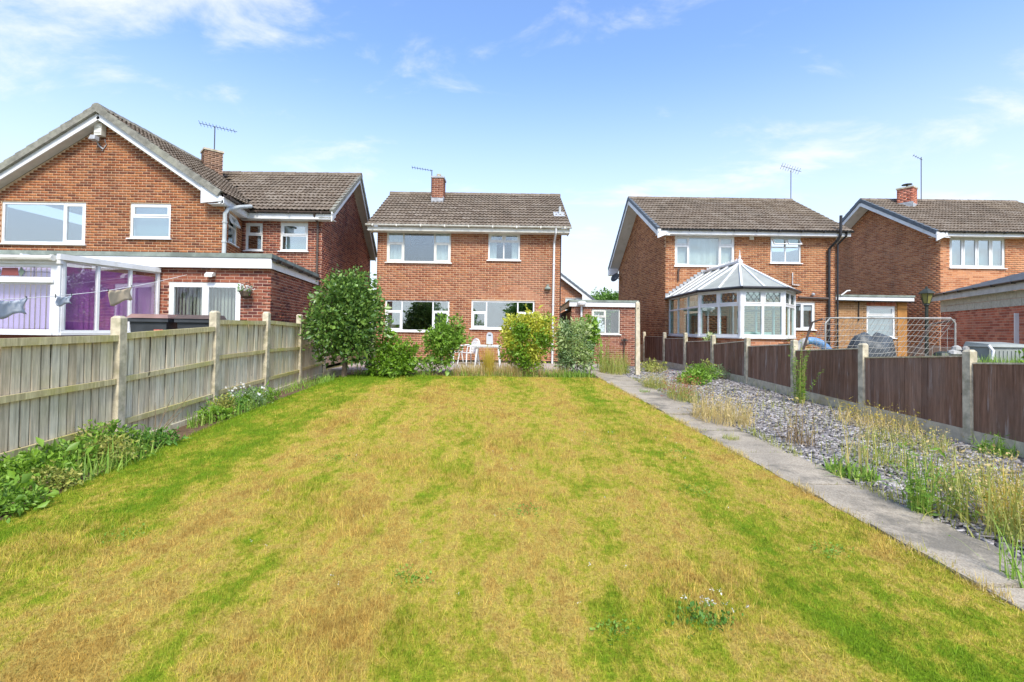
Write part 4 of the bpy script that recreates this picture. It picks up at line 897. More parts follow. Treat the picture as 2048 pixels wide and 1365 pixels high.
# bay conservatory
c3 = thing('conservatory', (8, 17, .25), 'white bay conservatory with a pale ribbed roof and leaded top lights', 'conservatory', 'conservatories behind the houses')
pts = [(6.62, 19.93), (6.40, 16.2), (7.05, 14.62), (8.40, 14.70), (9.52, 16.05), (9.6, 19.93)]; Z0, ZT, Z1 = 1.48, 2.48, 2.98
facet(c3, pts[0], pts[1], Z0, ZT, Z1, 3, 'glassc', post=.1, sash=False, blind='teal')
facet(c3, pts[1], pts[2], Z0, ZT, Z1, 2, 'glassc', lead=True, post=.16, bar=.08); facet(c3, pts[2], pts[3], Z0, ZT, Z1, 2, 'glassc', lead=True, post=.16, bar=.08)
facet(c3, pts[3], pts[4], Z0, ZT, Z1, 2, 'glassc', lead=True, post=.14, bar=.07); facet(c3, pts[4], pts[5], Z0, ZT, Z1, 3, 'glassc', post=.1, sash=False)
for p in pts[1:5]:
    m = MB(); m.lathe((p[0], p[1], Z0 - .04), [(.062, 0), (.062, Z1 - Z0 + .06)], 8); m.build('corner_post', M['upvc'], c3)
hc = House.__new__(House); hc.root = c3; hc.bs = 1.05; hc.bricks = {}; hc.tiles = []; hc.meshes = {}
for i in range(5): hc.wall(pts[i], pts[i + 1], .1, Z0 - .05, [], 'brick4', 'mortar_p', pri=1, name='dwarf_wall', zmin=.9)
hc.finish(60)
m = MB(); m.add([(*p, .32) for p in pts], [tuple(range(6))]); m.build('floor', M['cream'], c3)
m = MB(); m.box(6.66, 19.86, .33, 7.5, 19.92, 2.9); m.box(9.0, 19.86, .33, 9.56, 19.92, 2.9); m.box(7.5, 19.86, 2.3, 9.0, 19.92, 2.9); m.build('inner_wall', M['blindw'], c3)
RN, RF = Vector((8.13, 17.0, 4.10)), Vector((8.11, 19.95, 4.10))
ev = [Vector((*p, Z1 + .03)) + (Vector((*p, 0)) - Vector((8, 17.5, 0))).normalized() * .14 for p in pts]
ev[0] = Vector((6.46, 19.95, Z1 + .03)); ev[5] = Vector((9.76, 19.95, Z1 + .03))
def sheet_poly(name, q, mat, root):
    m = MB(); q = [Vector(p) for p in q]; n = (q[1] - q[0]).cross(q[-1] - q[0]).normalized() * .016
    if n.z < 0: n = -n
    k = len(q); m.add([p - n for p in q] + q, [tuple(range(k, 2 * k)), tuple(range(k))[::-1]] + [(i, (i + 1) % k, k + (i + 1) % k, k + i) for i in range(k)]); return m.build(name, M[mat], root)
def rafter(a, b, w=.06, up=(0, 0, 1)):
    m = MB(); m.beam(Vector(a) + Vector((0, 0, .02)), Vector(b) + Vector((0, 0, .02)), w, .05, up); m.build('roof_bar', M['upvc'], c3)
for i, k in ((0, 1), (4, 5)):                      # straight sides of the roof
    nq = 4
    for j in range(nq):
        a0, a1 = ev[i].lerp(ev[k], j / nq), ev[i].lerp(ev[k], (j + 1) / nq)
        r0, r1 = (RF.lerp(RN, j / nq), RF.lerp(RN, (j + 1) / nq)) if i == 0 else (RN.lerp(RF, j / nq), RN.lerp(RF, (j + 1) / nq))
        sheet_poly('roof_sheet', [a0, a1, r1, r0], 'polycarb', c3); rafter(a0, r0)
    rafter(ev[k], RN if i == 0 else RF)
for i in (1, 2, 3):                                # facets of the bay
    mid = (ev[i] + ev[i + 1]) / 2; sheet_poly('roof_sheet', [ev[i], mid, RN], 'polycarb', c3); sheet_poly('roof_sheet', [mid, ev[i + 1], RN], 'polycarb', c3); rafter(mid, RN, .05)
    if i > 1: rafter(ev[i], RN)
m = MB(); m.beam(RN + Vector((0, -.1, .05)), RF + Vector((0, 0, .05)), .16, .07); m.build('ridge_cap', M['upvc'], c3)
m = MB()
for i in range(26):
    y = 17.1 + i * .108; m.beam((8.12, y, 4.17), (8.12, y, 4.27 + .03 * (i % 2)), .02, .03, (0, 1, 0))
m.beam((8.12, 17.05, 4.19), (8.12, 19.9, 4.19), .02, .02); m.build('ridge_cresting', M['upvc'], c3)
m = MB(); m.lathe((8.13, 16.98, 4.15), [(.05, 0), (.07, .06), (.03, .12), (.045, .17), (.02, .22), (.008, .42)], 10); m.build('finial', M['upvc'], c3)
m = MB(); pv = [e + (Vector((e.x - 8, e.y - 17.5, 0)).normalized() * .05) - Vector((0, 0, .02)) for e in ev]
for i in range(5): m.tube([pv[i], pv[i + 1]], .05, 6)
m.build('gutter', M['blackplastic'], c3)
m = MB()
for i in range(11):                                # stepped lead where the roof meets the house
    f = i / 11; a = Vector((6.46, 19.985, Z1 + .1)).lerp(Vector((8.1, 19.985, 4.2)), f); m.box(a.x - .02, 19.97, a.z - .02, a.x + .17, 19.985, a.z + .14)
m.build('flashing', M['lead'], c3)
# cane furniture and boxes seen through the glass
def armchair(x, y, rot, label):
    t_ = thing('armchair', (x, y, .33), label, 'armchair', 'armchairs inside the bay conservatory'); Rm = Matrix.Rotation(rot, 3, 'Z')
    for nm, (cx_, cy_, cz_, a_, b_, c_) in {'seat': (0, 0, .35, .33, .33, .09), 'backrest': (0, .3, .72, .33, .06, .36), 'armrest': (-.36, 0, .5, .05, .32, .12), 'armrest_': (.36, 0, .5, .05, .32, .12), 'base': (0, 0, .13, .3, .3, .13)}.items():
        mb = MB(); mb.obox(Rm @ Vector((cx_, cy_, 0)) + Vector((x, y, .33 + cz_)), Rm @ Vector((a_, 0, 0)), Rm @ Vector((0, b_, 0)), (0, 0, c_)); mb.build(nm.rstrip('_'), M['blindb'] if nm != 'base' else M['brownwood'], t_)
armchair(7.3, 16.2, .6, 'pale armchair standing behind the angled facet of the bay conservatory'); armchair(8.7, 16.6, -.5, 'pale armchair standing behind the front facet of the bay conservatory')
m = MB(); m.box(7.35, 15.0, 1.44, 8.2, 15.25, 1.64); setp(put('storage_crate', m.mesh('storage_crate', M['cream'])), 'white crate on the sill inside the front of the bay conservatory', 'crate')
m = MB(); m.box(7.3, 14.9, .33, 8.3, 15.35, 1.43); setp(put('cabinet', m.mesh('cabinet', M['cream'])), 'low pale cabinet just inside the front of the bay conservatory', 'cabinet')

# flat-roofed annex between the two right-hand houses
an = House('outbuilding', (15.9, 21, .2), 'flat-roofed buff painted outbuilding behind the goal net', 'outbuilding', 1.1)
A, B = (13.9, 21), (17.45, 21)
an.wall(A, B, .2, 3.08, [(1.78, 1.48, 3.05, 2.88)], 'brickrender', 'mortar', pri=1, zmin=.9)
window(an, A, B, 1.78, 1.48, 3.05, 2.88, [(0, 0, 1, .70, 0), (0, .70, 1, 1, 1)], glass='glassd', fw=.08, behind='blind')
an.wall(B, (17.2, 26), .2, 3.08, bricks=False, mm='mortar_p', name='side_wall'); 
for i in range(15):
    m = MB(); m.cur = R.random() * .9 + .05; x = 15.68 + i * .086; m.box(x, 20.975, 2.89, x + .066, 21.0, 3.04); m.build('lintel_brick', M['brickred'], an.root)
M['orangepaint'] = simple('orange_masonry_paint', (.42, .20, .06), .8, .15, 4, .2)
m = MB(); m.box(17.02, 20.96, .3, 17.44, 20.995, 3.07); m.build('painted_pier', M['orangepaint'], an.root)
m = MB(); m.box(13.9, 20.72, 3.26, 17.6, 26, 3.34); m.build('flat_roof', M['felt'], an.root); an.beam('fascia', 'upvc', (13.9, 20.76, 3.17), (17.58, 20.76, 3.17), .02, .16); an.gutter((13.9, 20.69, 3.10), (17.6, 20.69, 3.07), 'blackplastic', .05)
an.pipe([(15.3, 20.95, 3.05), (15.3, 20.95, 2.2)], .02, 'blackplastic', 'cable'); an.pipe([(14.35, 20.7, 3.3), (14.6, 20.7, 3.5), (14.75, 20.72, 3.52)], .03, 'upvc', 'vent_pipe')
an.finish()
# far right house
h4 = House('brick_house', (22, 20.5, .2), 'bright orange brick house with grey verge caps at the far right', bscale=1.12, group='houses along the street')
A, B = (18.5, 20.5), (26.5, 20.5)
h4.wall(A, B, .2, 5.9, [(.4, 4.55, 2.8, 5.87)], 'brick4', 'mortar', pri=1, zmin=2.5)
window(h4, A, B, .4, 4.55, 2.8, 5.87, [(i / 4, 0, (i + 1) / 4, 1, 1) for i in range(4)], glass='glassd', fw=.07, behind='roller')
h4.wall((17.75, 27.2), A, .2, 5.6, [], 'brick4', 'mortar_p', gable=[(0, 6.0), (3.42, 8.2), (6.74, 6.08)], pri=2, zmin=1.2)
h4.wall((26.5, 20.5), (26.5, 27), .2, 5.6, bricks=False, mm='mortar_p', name='side_wall'); h4.wall((26.5, 27.2), (17.75, 27.2), .2, 5.6, bricks=False, mm='room', name='rear_wall')
n4 = h4.roof((18.0, 20.08, 6.02), (26.2, 20.08, 6.02), (17.48, 23.8, 8.39), (25.3, 23.8, 8.39)); h4.roof((25.3, 27.5, 5.95), (17.2, 27.5, 5.95), (25.3, 23.8, 8.39), (17.48, 23.8, 8.39), tiles=False)
h4.ridge((17.45, 23.8, 8.38), (25.3, 23.8, 8.38)); h4.verge((17.99, 20.06, 6.05), (17.47, 23.8, 8.42), n4, .13, .14, .36); h4.verge((17.2, 27.5, 5.98), (17.47, 23.8, 8.42), Vector((0, .55, .83)), .13, .14, .36)
boards(h4, [(17.97, 20.06, 5.98), (17.45, 23.8, 8.33), (17.17, 27.5, 5.9)], .16, hh=.18)
slab(h4, 'soffit', 'upvc', [(17.97, 20.08, 5.76), (17.45, 23.8, 8.11), (18.05, 23.8, 8.11), (18.55, 20.08, 5.76)]); slab(h4, 'soffit', 'upvc', [(17.45, 23.8, 8.11), (17.17, 27.5, 5.7), (17.75, 27.5, 5.7), (18.05, 23.8, 8.11)])
h4.beam('fascia', 'upvc', (18.05, 20.13, 5.92), (26.3, 20.13, 5.92), .022, .14); h4.gutter((18.05, 20.05, 6.04), (26.2, 20.05, 6.02), 'blackplastic', .06); slab(h4, 'soffit', 'upvc', [(18.0, 20.12, 5.855), (26.2, 20.12, 5.855), (26.2, 20.52, 5.855), (18.0, 20.52, 5.855)])
m = MB(); m.hexa([(17.93, 20.04, 5.62), (18.4, 20.04, 5.85), (18.4, 20.08, 5.85), (17.93, 20.08, 5.62), (17.93, 20.04, 6.0), (18.4, 20.04, 6.0), (18.4, 20.08, 6.0), (17.93, 20.08, 6.0)]); m.build('box_end', M['upvc'], h4.root)
h4.chimney((19.3, 23.2), .62, .62, 7.75, 8.75, .6, 'brickred', pot=False); h4.pipe([(19.3, 23.2, 8.8), (19.3, 23.2, 8.98)], .03, 'blackplastic', 'cowl_stem', 6)
m = MB(); m.lathe((19.3, 23.2, 8.98), [(.22, 0), (.2, .03), (.05, .05)], 12); m.build('cowl', M['blackplastic'], h4.root)
h4.finish()
aerial('roof_aerial', (19.74, 22.9, 8.15), (19.74, 22.9, 10.25), (19.35, 22.9, 10.34), (19.8, 22.9, 10.12), 'aerial on a tall pole against the chimney of the far right house', 4, .14)

# block and brick garage at the right edge
g4 = House('garage', (13.3, 13.5, .2), 'red brick and grey block garage with slate grey roof at the right edge', 'garage', 1.0)
A, B = (14.45, 16.0), (12.3, 10.8); Av, d, n, L = g4.fr(A, B)
g4.wall(A, B, .2, 2.38, [], 'brickred', 'mortar_p', pri=1, zmin=1.2); g4.wall(A, B, 2.38, 2.78, [], bricks=False, mm='mortar_p', name='block_course')
for r in range(2):
    u = -.22 * r
    while u < L:
        a, c = max(0, u + .006), min(L, u + .44); u += .45
        if c - a < .05: continue
        z0, z1 = 2.385 + r * .205, 2.385 + r * .205 + .19; mb = MB(); mb.cur = R.random() * .9 + .05
        mb.obox(Av + d * ((a + c) / 2) + n * .006 + Vector((0, 0, (z0 + z1) / 2)), d * (c - a) / 2, n * .01, (0, 0, (z1 - z0) / 2)); mb.build('block', M['block'], g4.root)
g4.wall((17.5, 16.5), A, .2, 2.78, bricks=False, mm='mortar_p', name='rear_wall')
ea, eb = Av - d * .25 + n * .18 + Vector((0, 0, 2.98)), Av + d * (L + .2) + n * .18 + Vector((0, 0, 2.98))
g4.beam('fascia', 'greypipe', ea - Vector((0, 0, .12)), eb - Vector((0, 0, .12)), .02, .2); g4.gutter(eb + n * .05, ea + n * .05, 'blackplastic', .05)
ra, rb = Vector((16.6, 15.1, 3.75)), Vector((14.6, 9.8, 3.75))
nr_, nc_ = 8, 14
g4m = MB(); k_ = Vector((0, 0, .05)); g4m.face([ea - k_, eb - k_, rb - k_, ra - k_]); g4m.build('roof', M['dark'], g4.root)
for r in range(nr_):                             # slates laid in courses
    for i in range(nc_):
        f0, f1 = r / nr_, (r + 1.12) / nr_; h_ = .5 / nc_ * (r % 2)
        q = [(ea.lerp(eb, min(1, i / nc_ + h_ + .001)), ra.lerp(rb, min(1, i / nc_ + h_ + .001))), (ea.lerp(eb, min(1, (i + 1) / nc_ + h_ - .001)), ra.lerp(rb, min(1, (i + 1) / nc_ + h_ - .001)))]
        if (q[1][0] - q[0][0]).length < .05: continue
        a0, b0, b1, a1 = q[0][0].lerp(q[0][1], f0), q[1][0].lerp(q[1][1], f0), q[1][0].lerp(q[1][1], min(1, f1)), q[0][0].lerp(q[0][1], min(1, f1))
        up_ = Vector((0, 0, .014)); mb = MB(); mb.cur = R.random() * .9 + .05; mb.hexa([a0, b0, b1 - up_, a1 - up_, a0 + up_, b0 + up_, b1 - up_ * .2, a1 - up_ * .2]); mb.build('slate', M['slate'], g4.root)
hipm = MB(); hipm.add([ea - Vector((0, 0, .02)), ra, (17.6, 16.9, 2.98)], [(0, 2, 1)]); hipm.build('hip', M['slate'], g4.root)
g4.ridge(ra, rb, 'slate', .1)
m = MB(); P_ = lambda u, z: Av + d * u + n * .03 + Vector((0, 0, z))
m.beam(P_(4.34, .3), P_(4.34, 2.2), .05, .1, n); m.build('door_frame', M['upvc'], g4.root)
g4.finish()
# ================================================================== fences
def post_mesh(h, w=.1, mat='concrete', name='post'):
    b = MB(); k = w / 2; b.box(-k, -k, 0, k, k, h - .03)
    b.add([(-k, -k, h - .03), (k, -k, h - .03), (k, k, h - .03), (-k, k, h - .03), (-k * .6, -k * .6, h), (k * .6, -k * .6, h), (k * .6, k * .6, h), (-k * .6, k * .6, h)], [(0, 1, 5, 4), (1, 2, 6, 5), (2, 3, 7, 6), (3, 0, 4, 7), (4, 5, 6, 7)])
    return b.mesh(name, M[mat])
def feather_board(name, mat, w=.118):
    b = MB(); k = w / 2
    b.hexa([(-k, -.004, 0), (k, -.016, 0), (k, .010, 0), (-k, .010, 0), (-k, -.004, 1), (k, -.016, 1), (k, .010, 1), (-k, .010, 1)]); return b.mesh(name, M[mat])
fl = thing('timber_fence', (-5.0, 8.5, .1), 'weathered grey board fence with mossy rails and concrete posts along the left', 'fence')
PL = [(3.83, 1.62), (5.85, 1.704), (7.94, 1.848), (9.79, 1.90), (11.65, 1.907), (13.4, 1.93)]
for y, zt in PL:
    x = fenceL(y); z0 = H(x, y) - .15; put('post', post_mesh(zt - z0, .115), fl, (x, y, z0), (R.gauss(0, .006), R.gauss(0, .006), .06))
M['gapshade'] = woodmat('near_black_gap_shade', [(.035, .028, .02), (.05, .04, .028)], (.04, .04, .018), .4)  # near-black wood colour standing in for shadow between the fence boards
bmesh_ = feather_board('board', 'greywood', .085); PT = [(1.44, 1.46), (1.485, 1.575), (1.69, 1.70), (1.72, 1.665), (1.73, 1.74)]
def rail(parent, a, b, w, h, mat, name='rail'):
    m = MB(); m.cur = R.random() * .9 + .05; m.beam(a, b, w, h); m.build(name, M[mat], parent)
for i in range(5):
    y0, y1 = PL[i][0] + .06, PL[i + 1][0] - .06; t0, t1 = PT[i]
    pn = bpy.data.objects.new('fence_panel', None); C.objects.link(pn); pn.parent = fl; loc = Vector((fenceL(y0), y0, .15)); pn.location = loc - WL[fl.name]; WL[pn.name] = loc
    nb = max(14, round((y1 - y0) / .104)); ang = math.atan2(-.062, 1)
    for k in range(nb):
        y = y0 + (y1 - y0) * (k + .5) / nb; x = fenceL(y) - .02; zt = t0 + (t1 - t0) * (k + .5) / nb - .02; zb = H(x, y) + .03 + R.uniform(0, .02)
        put('board', bmesh_, pn, (x, y, zb), (R.gauss(0, .006), R.gauss(0, .004), math.pi / 2 + .062 + .13 + R.gauss(0, .03)), (1, 1, zt - zb))
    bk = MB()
    for k in range(nb + 1):                   # layer added behind the boards, its near-black colour painting shadow into the gaps
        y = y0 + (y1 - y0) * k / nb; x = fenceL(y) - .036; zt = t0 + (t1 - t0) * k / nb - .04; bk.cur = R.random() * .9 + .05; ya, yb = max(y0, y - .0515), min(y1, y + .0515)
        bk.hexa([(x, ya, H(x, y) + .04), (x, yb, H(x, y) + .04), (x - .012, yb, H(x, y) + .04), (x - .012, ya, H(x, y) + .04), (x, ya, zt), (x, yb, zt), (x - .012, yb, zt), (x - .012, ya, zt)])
    setp(bk.build('gap_shade_boards', M['gapshade'], pn), kind='stuff')
    for f, w, hh in ((1, .05, .075), (.62, .035, .065), (.24, .035, .065)):
        za = H(fenceL(y0), y0) + (t0 - H(fenceL(y0), y0)) * f; zb = H(fenceL(y1), y1) + (t1 - H(fenceL(y1), y1)) * f
        rail(pn, (fenceL(y0) + .016, y0, za - .03), (fenceL(y1) + .016, y1, zb - .03), w, hh, 'mossrail')
    if i: rail(pn, (fenceL(y0) + .01, y0, H(fenceL(y0), y0) + .02), (fenceL(y1) + .01, y1, H(fenceL(y1), y1) + .02), .04, .1, 'greywood', 'gravel_board')
fr = thing('timber_fence', (6.2, 12, .1), 'dark brown board fence on concrete gravel boards along the slate chippings', 'fence')
PR = [(4.97, 1.39), (6.897, 1.403), (8.825, 1.441), (10.76, 1.463), (12.69, 1.488), (14.556, 1.533), (16.52, 1.58), (18.43, 1.586), (20.69, 1.594)]
RT = [(1.33, 1.215), (1.31, 1.18), (1.345, 1.225), (1.36, 1.25), (1.39, 1.25), (1.35, 1.27), (1.39, 1.35), (1.42, 1.4)]
bm2 = feather_board('board', 'brownwood', .112)
for y, zt in PR:
    x = fenceR(y); z0 = H(x, y) - .15; put('post', post_mesh(zt - z0, .112), fr, (x, y, z0), (R.gauss(0, .008), R.gauss(0, .008), .06))
for i in range(8):
    y0, y1 = PR[i][0] + .06, PR[i + 1][0] - .06; t0, t1 = RT[i]
    pn = bpy.data.objects.new('fence_panel', None); C.objects.link(pn); pn.parent = fr; loc = Vector((fenceR(y0), y0, .15)); pn.location = loc - WL[fr.name]; WL[pn.name] = loc
    nb = max(14, round((y1 - y0) / .1))
    for k in range(nb):
        y = y0 + (y1 - y0) * (k + .5) / nb; x = fenceR(y); zt = t0 + (t1 - t0) * (k + .5) / nb - .015; zb = H(x, y) + .19
        put('board', bm2, pn, (x, y, zb), (R.gauss(0, .005), R.gauss(0, .004), -math.pi / 2 + .0625 + .1 + R.gauss(0, .03)), (1, 1, zt - zb))
    rail(pn, (fenceR(y0), y0, t0 - .003), (fenceR(y1), y1, t1 - .003), .05, .022, 'greywood', 'capping')
    for f in (.25, .8): rail(pn, (fenceR(y0) + .035, y0, .15 + (t0 - .15) * f), (fenceR(y1) + .035, y1, .15 + (t1 - .15) * f), .035, .06, 'brownwood')
    rail(pn, (fenceR(y0) + .005, y0, H(fenceR(y0), y0) + .06), (fenceR(y1) + .005, y1, H(fenceR(y1), y1) + .06), .05, .27, 'concretep', 'gravel_board')
# tall concrete post of an old washing line
t_ = thing('washing_line_post', (3.5, 13.2, .36), 'tall pale concrete post standing in the weeds at the end of the path', 'post')
m = MB(); m.hexa([(3.442, 13.142, .2), (3.562, 13.142, .2), (3.562, 13.26, .2), (3.442, 13.26, .2), (3.432, 13.145, 2.40), (3.534, 13.145, 2.40), (3.534, 13.25, 2.40), (3.432, 13.25, 2.40)])
m.add([(3.43, 13.143, 2.40), (3.536, 13.143, 2.40), (3.536, 13.252, 2.40), (3.43, 13.252, 2.40), (3.483, 13.2, 2.44)], [(0, 1, 4), (1, 2, 4), (2, 3, 4), (3, 0, 4)]); m.build('shaft', M['concretep'], t_)
m = MB(); m.tube([(3.47, 13.13, 2.25), (3.50, 13.13, 2.25)], .012, 6); m.build('hook', M['brownpipe'], t_)

# ================================================================== plants
def leafset(name, P, D, size, mat, parent=None, width=.5, fold=.25, kind=None, spread=.35):
    """two-triangle folded leaves at P pointing along D"""
    n = len(P); D = D / np.linalg.norm(D, axis=1, keepdims=True)
    rv = RNG.standard_normal((n, 3)); S_ = np.cross(D, rv); S_ /= np.linalg.norm(S_, axis=1, keepdims=True) + 1e-9; N_ = np.cross(S_, D)
    s = (size * RNG.lognormal(0, spread, n))[:, None]
    V = np.empty((n, 4, 3)); V[:, 0] = P; V[:, 1] = P + D * s * .5 + S_ * s * width * .5 + N_ * s * fold * width; V[:, 2] = P + D * s; V[:, 3] = P + D * s * .5 - S_ * s * width * .5 + N_ * s * fold * width
    k = np.arange(n)[:, None] * 4; F = np.stack([np.concatenate([k, k + 1, k + 2], 1), np.concatenate([k, k + 2, k + 3], 1)], 1).reshape(-1, 3)
    o = put(name, npmesh(name, V.reshape(-1, 3), F, mat, np.repeat(RNG.uniform(0.01, .99, n), 2)), parent)
    if parent is not None: o['kind'] = 'stuff'
    return o
def lobes_points(lobes, n, clump=.09, per=9, shell=.6):
    """points in clumps near the surface of ellipsoid lobes (cx, cy, cz, rx, ry, rz)"""
    L = np.array(lobes, float); vol = L[:, 3] * L[:, 4] * L[:, 5]; k = max(1, n // per)
    idx = RNG.choice(len(L), k, p=vol / vol.sum()); d = RNG.standard_normal((k, 3)); d /= np.linalg.norm(d, axis=1, keepdims=True)
    r = 1 - np.abs(RNG.normal(0, 1 - shell, k)); r = np.clip(r, .05, 1.08)
    c = L[idx, :3] + d * L[idx, 3:] * r[:, None]
    P = np.repeat(c, per, 0) + RNG.normal(0, clump, (k * per, 3)); D = np.repeat(d, per, 0) * .8 + RNG.standard_normal((k * per, 3)) * .75; D[:, 2] += .1
    return P, D
def sprigs(name, base, ends, r, mat, parent, bend=.12):
    for e in ends:
        m = MB(); b, e = Vector(base), Vector(e); mid = b.lerp(e, .5) + Vector((R.uniform(-bend, bend), R.uniform(-bend, bend), .03)); m.tube([b, mid, e], [r, r * .65, r * .25], 5); m.build(name, mat, parent)
M['bark'] = simple('grey_brown_bark', (.15, .11, .08), .95, .4, 14, .1, bump=.6, bscale=50)
M['stem'] = simple('woody_stem', (.20, .15, .09), .9, .3, 10, .1)
LM = {
 'camellia': leafmat('camellia_leaf', [(.05, .11, .022), (.10, .20, .036), (.17, .30, .055), (.26, .40, .075), (.06, .14, .028)], .32, .25, .45),
 'fresh': leafmat('fresh_green_leaf', [(.16, .30, .022), (.25, .43, .035), (.11, .22, .02), (.32, .50, .06)]),
 'mid': leafmat('mid_green_leaf', [(.10, .21, .02), (.17, .32, .03), (.22, .38, .045), (.28, .44, .06)]),
 'gold': leafmat('golden_leaf', [(.58, .56, .05), (.66, .64, .09), (.46, .50, .04), (.54, .58, .10)]),
 'deep': leafmat('deep_green_leaf', [(0.0625, 0.163, 0.025), (0.125, 0.275, 0.0375), (0.163, 0.338, 0.05)]),
 'varieg': leafmat('variegated_leaf', [(.20, .34, .08), (.42, .54, .18), (.55, .62, .28), (.30, .42, .10), (.66, .70, .42)]),
 'grey': leafmat('grey_green_leaf', [(0.163, 0.25, 0.1), (0.25, 0.375, 0.15), (0.338, 0.45, 0.213), (0.125, 0.213, 0.075)]),
 'olive': leafmat('olive_yellow_leaf', [(0.275, 0.325, 0.0625), (0.425, 0.425, 0.0875), (0.525, 0.5, 0.138), (0.2, 0.275, 0.05)]),
 'straw': leafmat('dry_straw_blade', [(.60, .45, .19), (.66, .53, .26), (.54, .40, .15), (.48, .43, .13)], .7, .25, .2),
 'goldgrass': leafmat('golden_grass_blade', [(.60, .44, .07), (.66, .52, .12), (.52, .40, .05), (.48, .42, .07)], .6, .25, .2),
 'grass': leafmat('green_grass_blade', [(0.175, 0.338, 0.0375), (0.275, 0.45, 0.0625), (0.375, 0.5, 0.1), (0.125, 0.25, 0.0375)], .5, .3, .3),
 'brown': leafmat('dry_brown_stalk', [(.27, .19, .10), (.36, .27, .15), (.20, .13, .07)], .8, .1, .1),
 'red': leafmat('red_flower', [(.45, .10, .06), (.55, .16, .10), (.40, .20, .08)]),
 'white': leafmat('white_petal', [(.78, .78, .74), (.70, .70, .66)]),
 'ltree': leafmat('distant_tree_leaf', [(.09, .20, .03), (.15, .30, .045), (.21, .36, .06)]),
}
def blades(name, P, h, mat, parent=None, w=.006, lean=.35, seg=3, curl=.5, spread=.3):
    """arching grass blades or stalks rooted at P"""
    n = len(P); ph = RNG.uniform(0, 2 * np.pi, n); ln = np.abs(RNG.normal(0, lean, n)); hh = h * np.clip(RNG.lognormal(0, spread, n), .4, 1.55)
    out = np.c_[np.cos(ph), np.sin(ph), np.zeros(n)]; sd = np.c_[-np.sin(ph + RNG.normal(0, .6, n)), np.cos(ph), np.zeros(n)]
    V = np.empty((n, 2 * seg + 1, 3)); up = np.array([0, 0, 1.])
    for k in range(seg + 1):
        f = k / seg; a = ln * (1 + curl * f); c = P + out * (np.sin(a) * hh * f)[:, None] + up * (np.cos(a) * hh * f)[:, None]
        if k == seg: V[:, 2 * seg] = c
        else: ww = w * (1 - f * .7); V[:, 2 * k] = c - sd * ww; V[:, 2 * k + 1] = c + sd * ww
    F = []; k0 = np.arange(n)[:, None] * (2 * seg + 1)
    for k in range(seg - 1): F += [np.concatenate([k0 + 2 * k, k0 + 2 * k + 1, k0 + 2 * k + 3], 1), np.concatenate([k0 + 2 * k, k0 + 2 * k + 3, k0 + 2 * k + 2], 1)]
    F.append(np.concatenate([k0 + 2 * seg - 2, k0 + 2 * seg - 1, k0 + 2 * seg], 1))
    m_ = len(F); F = np.stack(F, 1).reshape(-1, 3)
    o = put(name, npmesh(name, V.reshape(-1, 3), F, mat, np.repeat(RNG.uniform(.01, .99, n), m_)), parent)
    if parent is not None: o['kind'] = 'stuff'
    return o, V[:, 2 * seg]
def disc(n, x, y, rx, ry=None, z=None):
    a = RNG.uniform(0, 2 * np.pi, n); r = np.sqrt(RNG.uniform(0, 1, n)); X = x + np.cos(a) * r * rx; Y = y + np.sin(a) * r * (ry or rx)
    return np.c_[X, Y, np.array([H(p, q) for p, q in zip(X, Y)]) - .01 if z is None else np.full(n, z)]
# --- glossy camellia tree by the fence
X, Y = -4.12, 11.85; g = H(X, Y)
tr = thing('evergreen_tree', (X, Y, g), 'rounded glossy dark green tree at the far end of the weathered fence', 'tree')
m = MB(); m.tube([(X - .05, Y, g - .1), (X - .02, Y + .02, g + .5), (X + .03, Y, g + 1.1), (X, Y, g + 1.9)], [.075, .06, .05, .025], 8); m.build('trunk', M['bark'], tr)
for ex in ((-.6, 0, 1.3), (.55, .1, 1.2), (-.3, -.3, 1.9), (.35, -.2, 2.0), (0, .3, 2.2), (.6, -.2, .85), (-.55, -.2, .8)):
    m = MB(); s0 = Vector((X, Y, g + .35 + ex[2] * .25)); e0 = Vector((X + ex[0], Y + ex[1], g + ex[2])); m.tube([s0, s0.lerp(e0, .5) + Vector((0, 0, .06)), e0], [.03, .022, .01], 6); m.build('branch', M['bark'], tr)
lob = [(X, Y, g + 1.55, .86, .75, .98), (X - .35, Y - .1, g + 1.25, .62, .6, .72), (X + .38, Y - .05, g + 1.35, .62, .6, .75), (X + .1, Y, g + 2.15, .6, .55, .52), (X + .25, Y - .1, g + .78, .5, .5, .42), (X - .45, Y, g + .75, .38, .4, .4), (X - .2, Y, g + 2.0, .55, .5, .5)]
P, D = lobes_points(lob, 13000, .085, 8, .62); ok = P[:, 2] > g + .22; P, D = P[ok], D[ok]
setp(leafset('crown', P, D, .085, LM['camellia'], tr, .55, .2), kind='stuff')
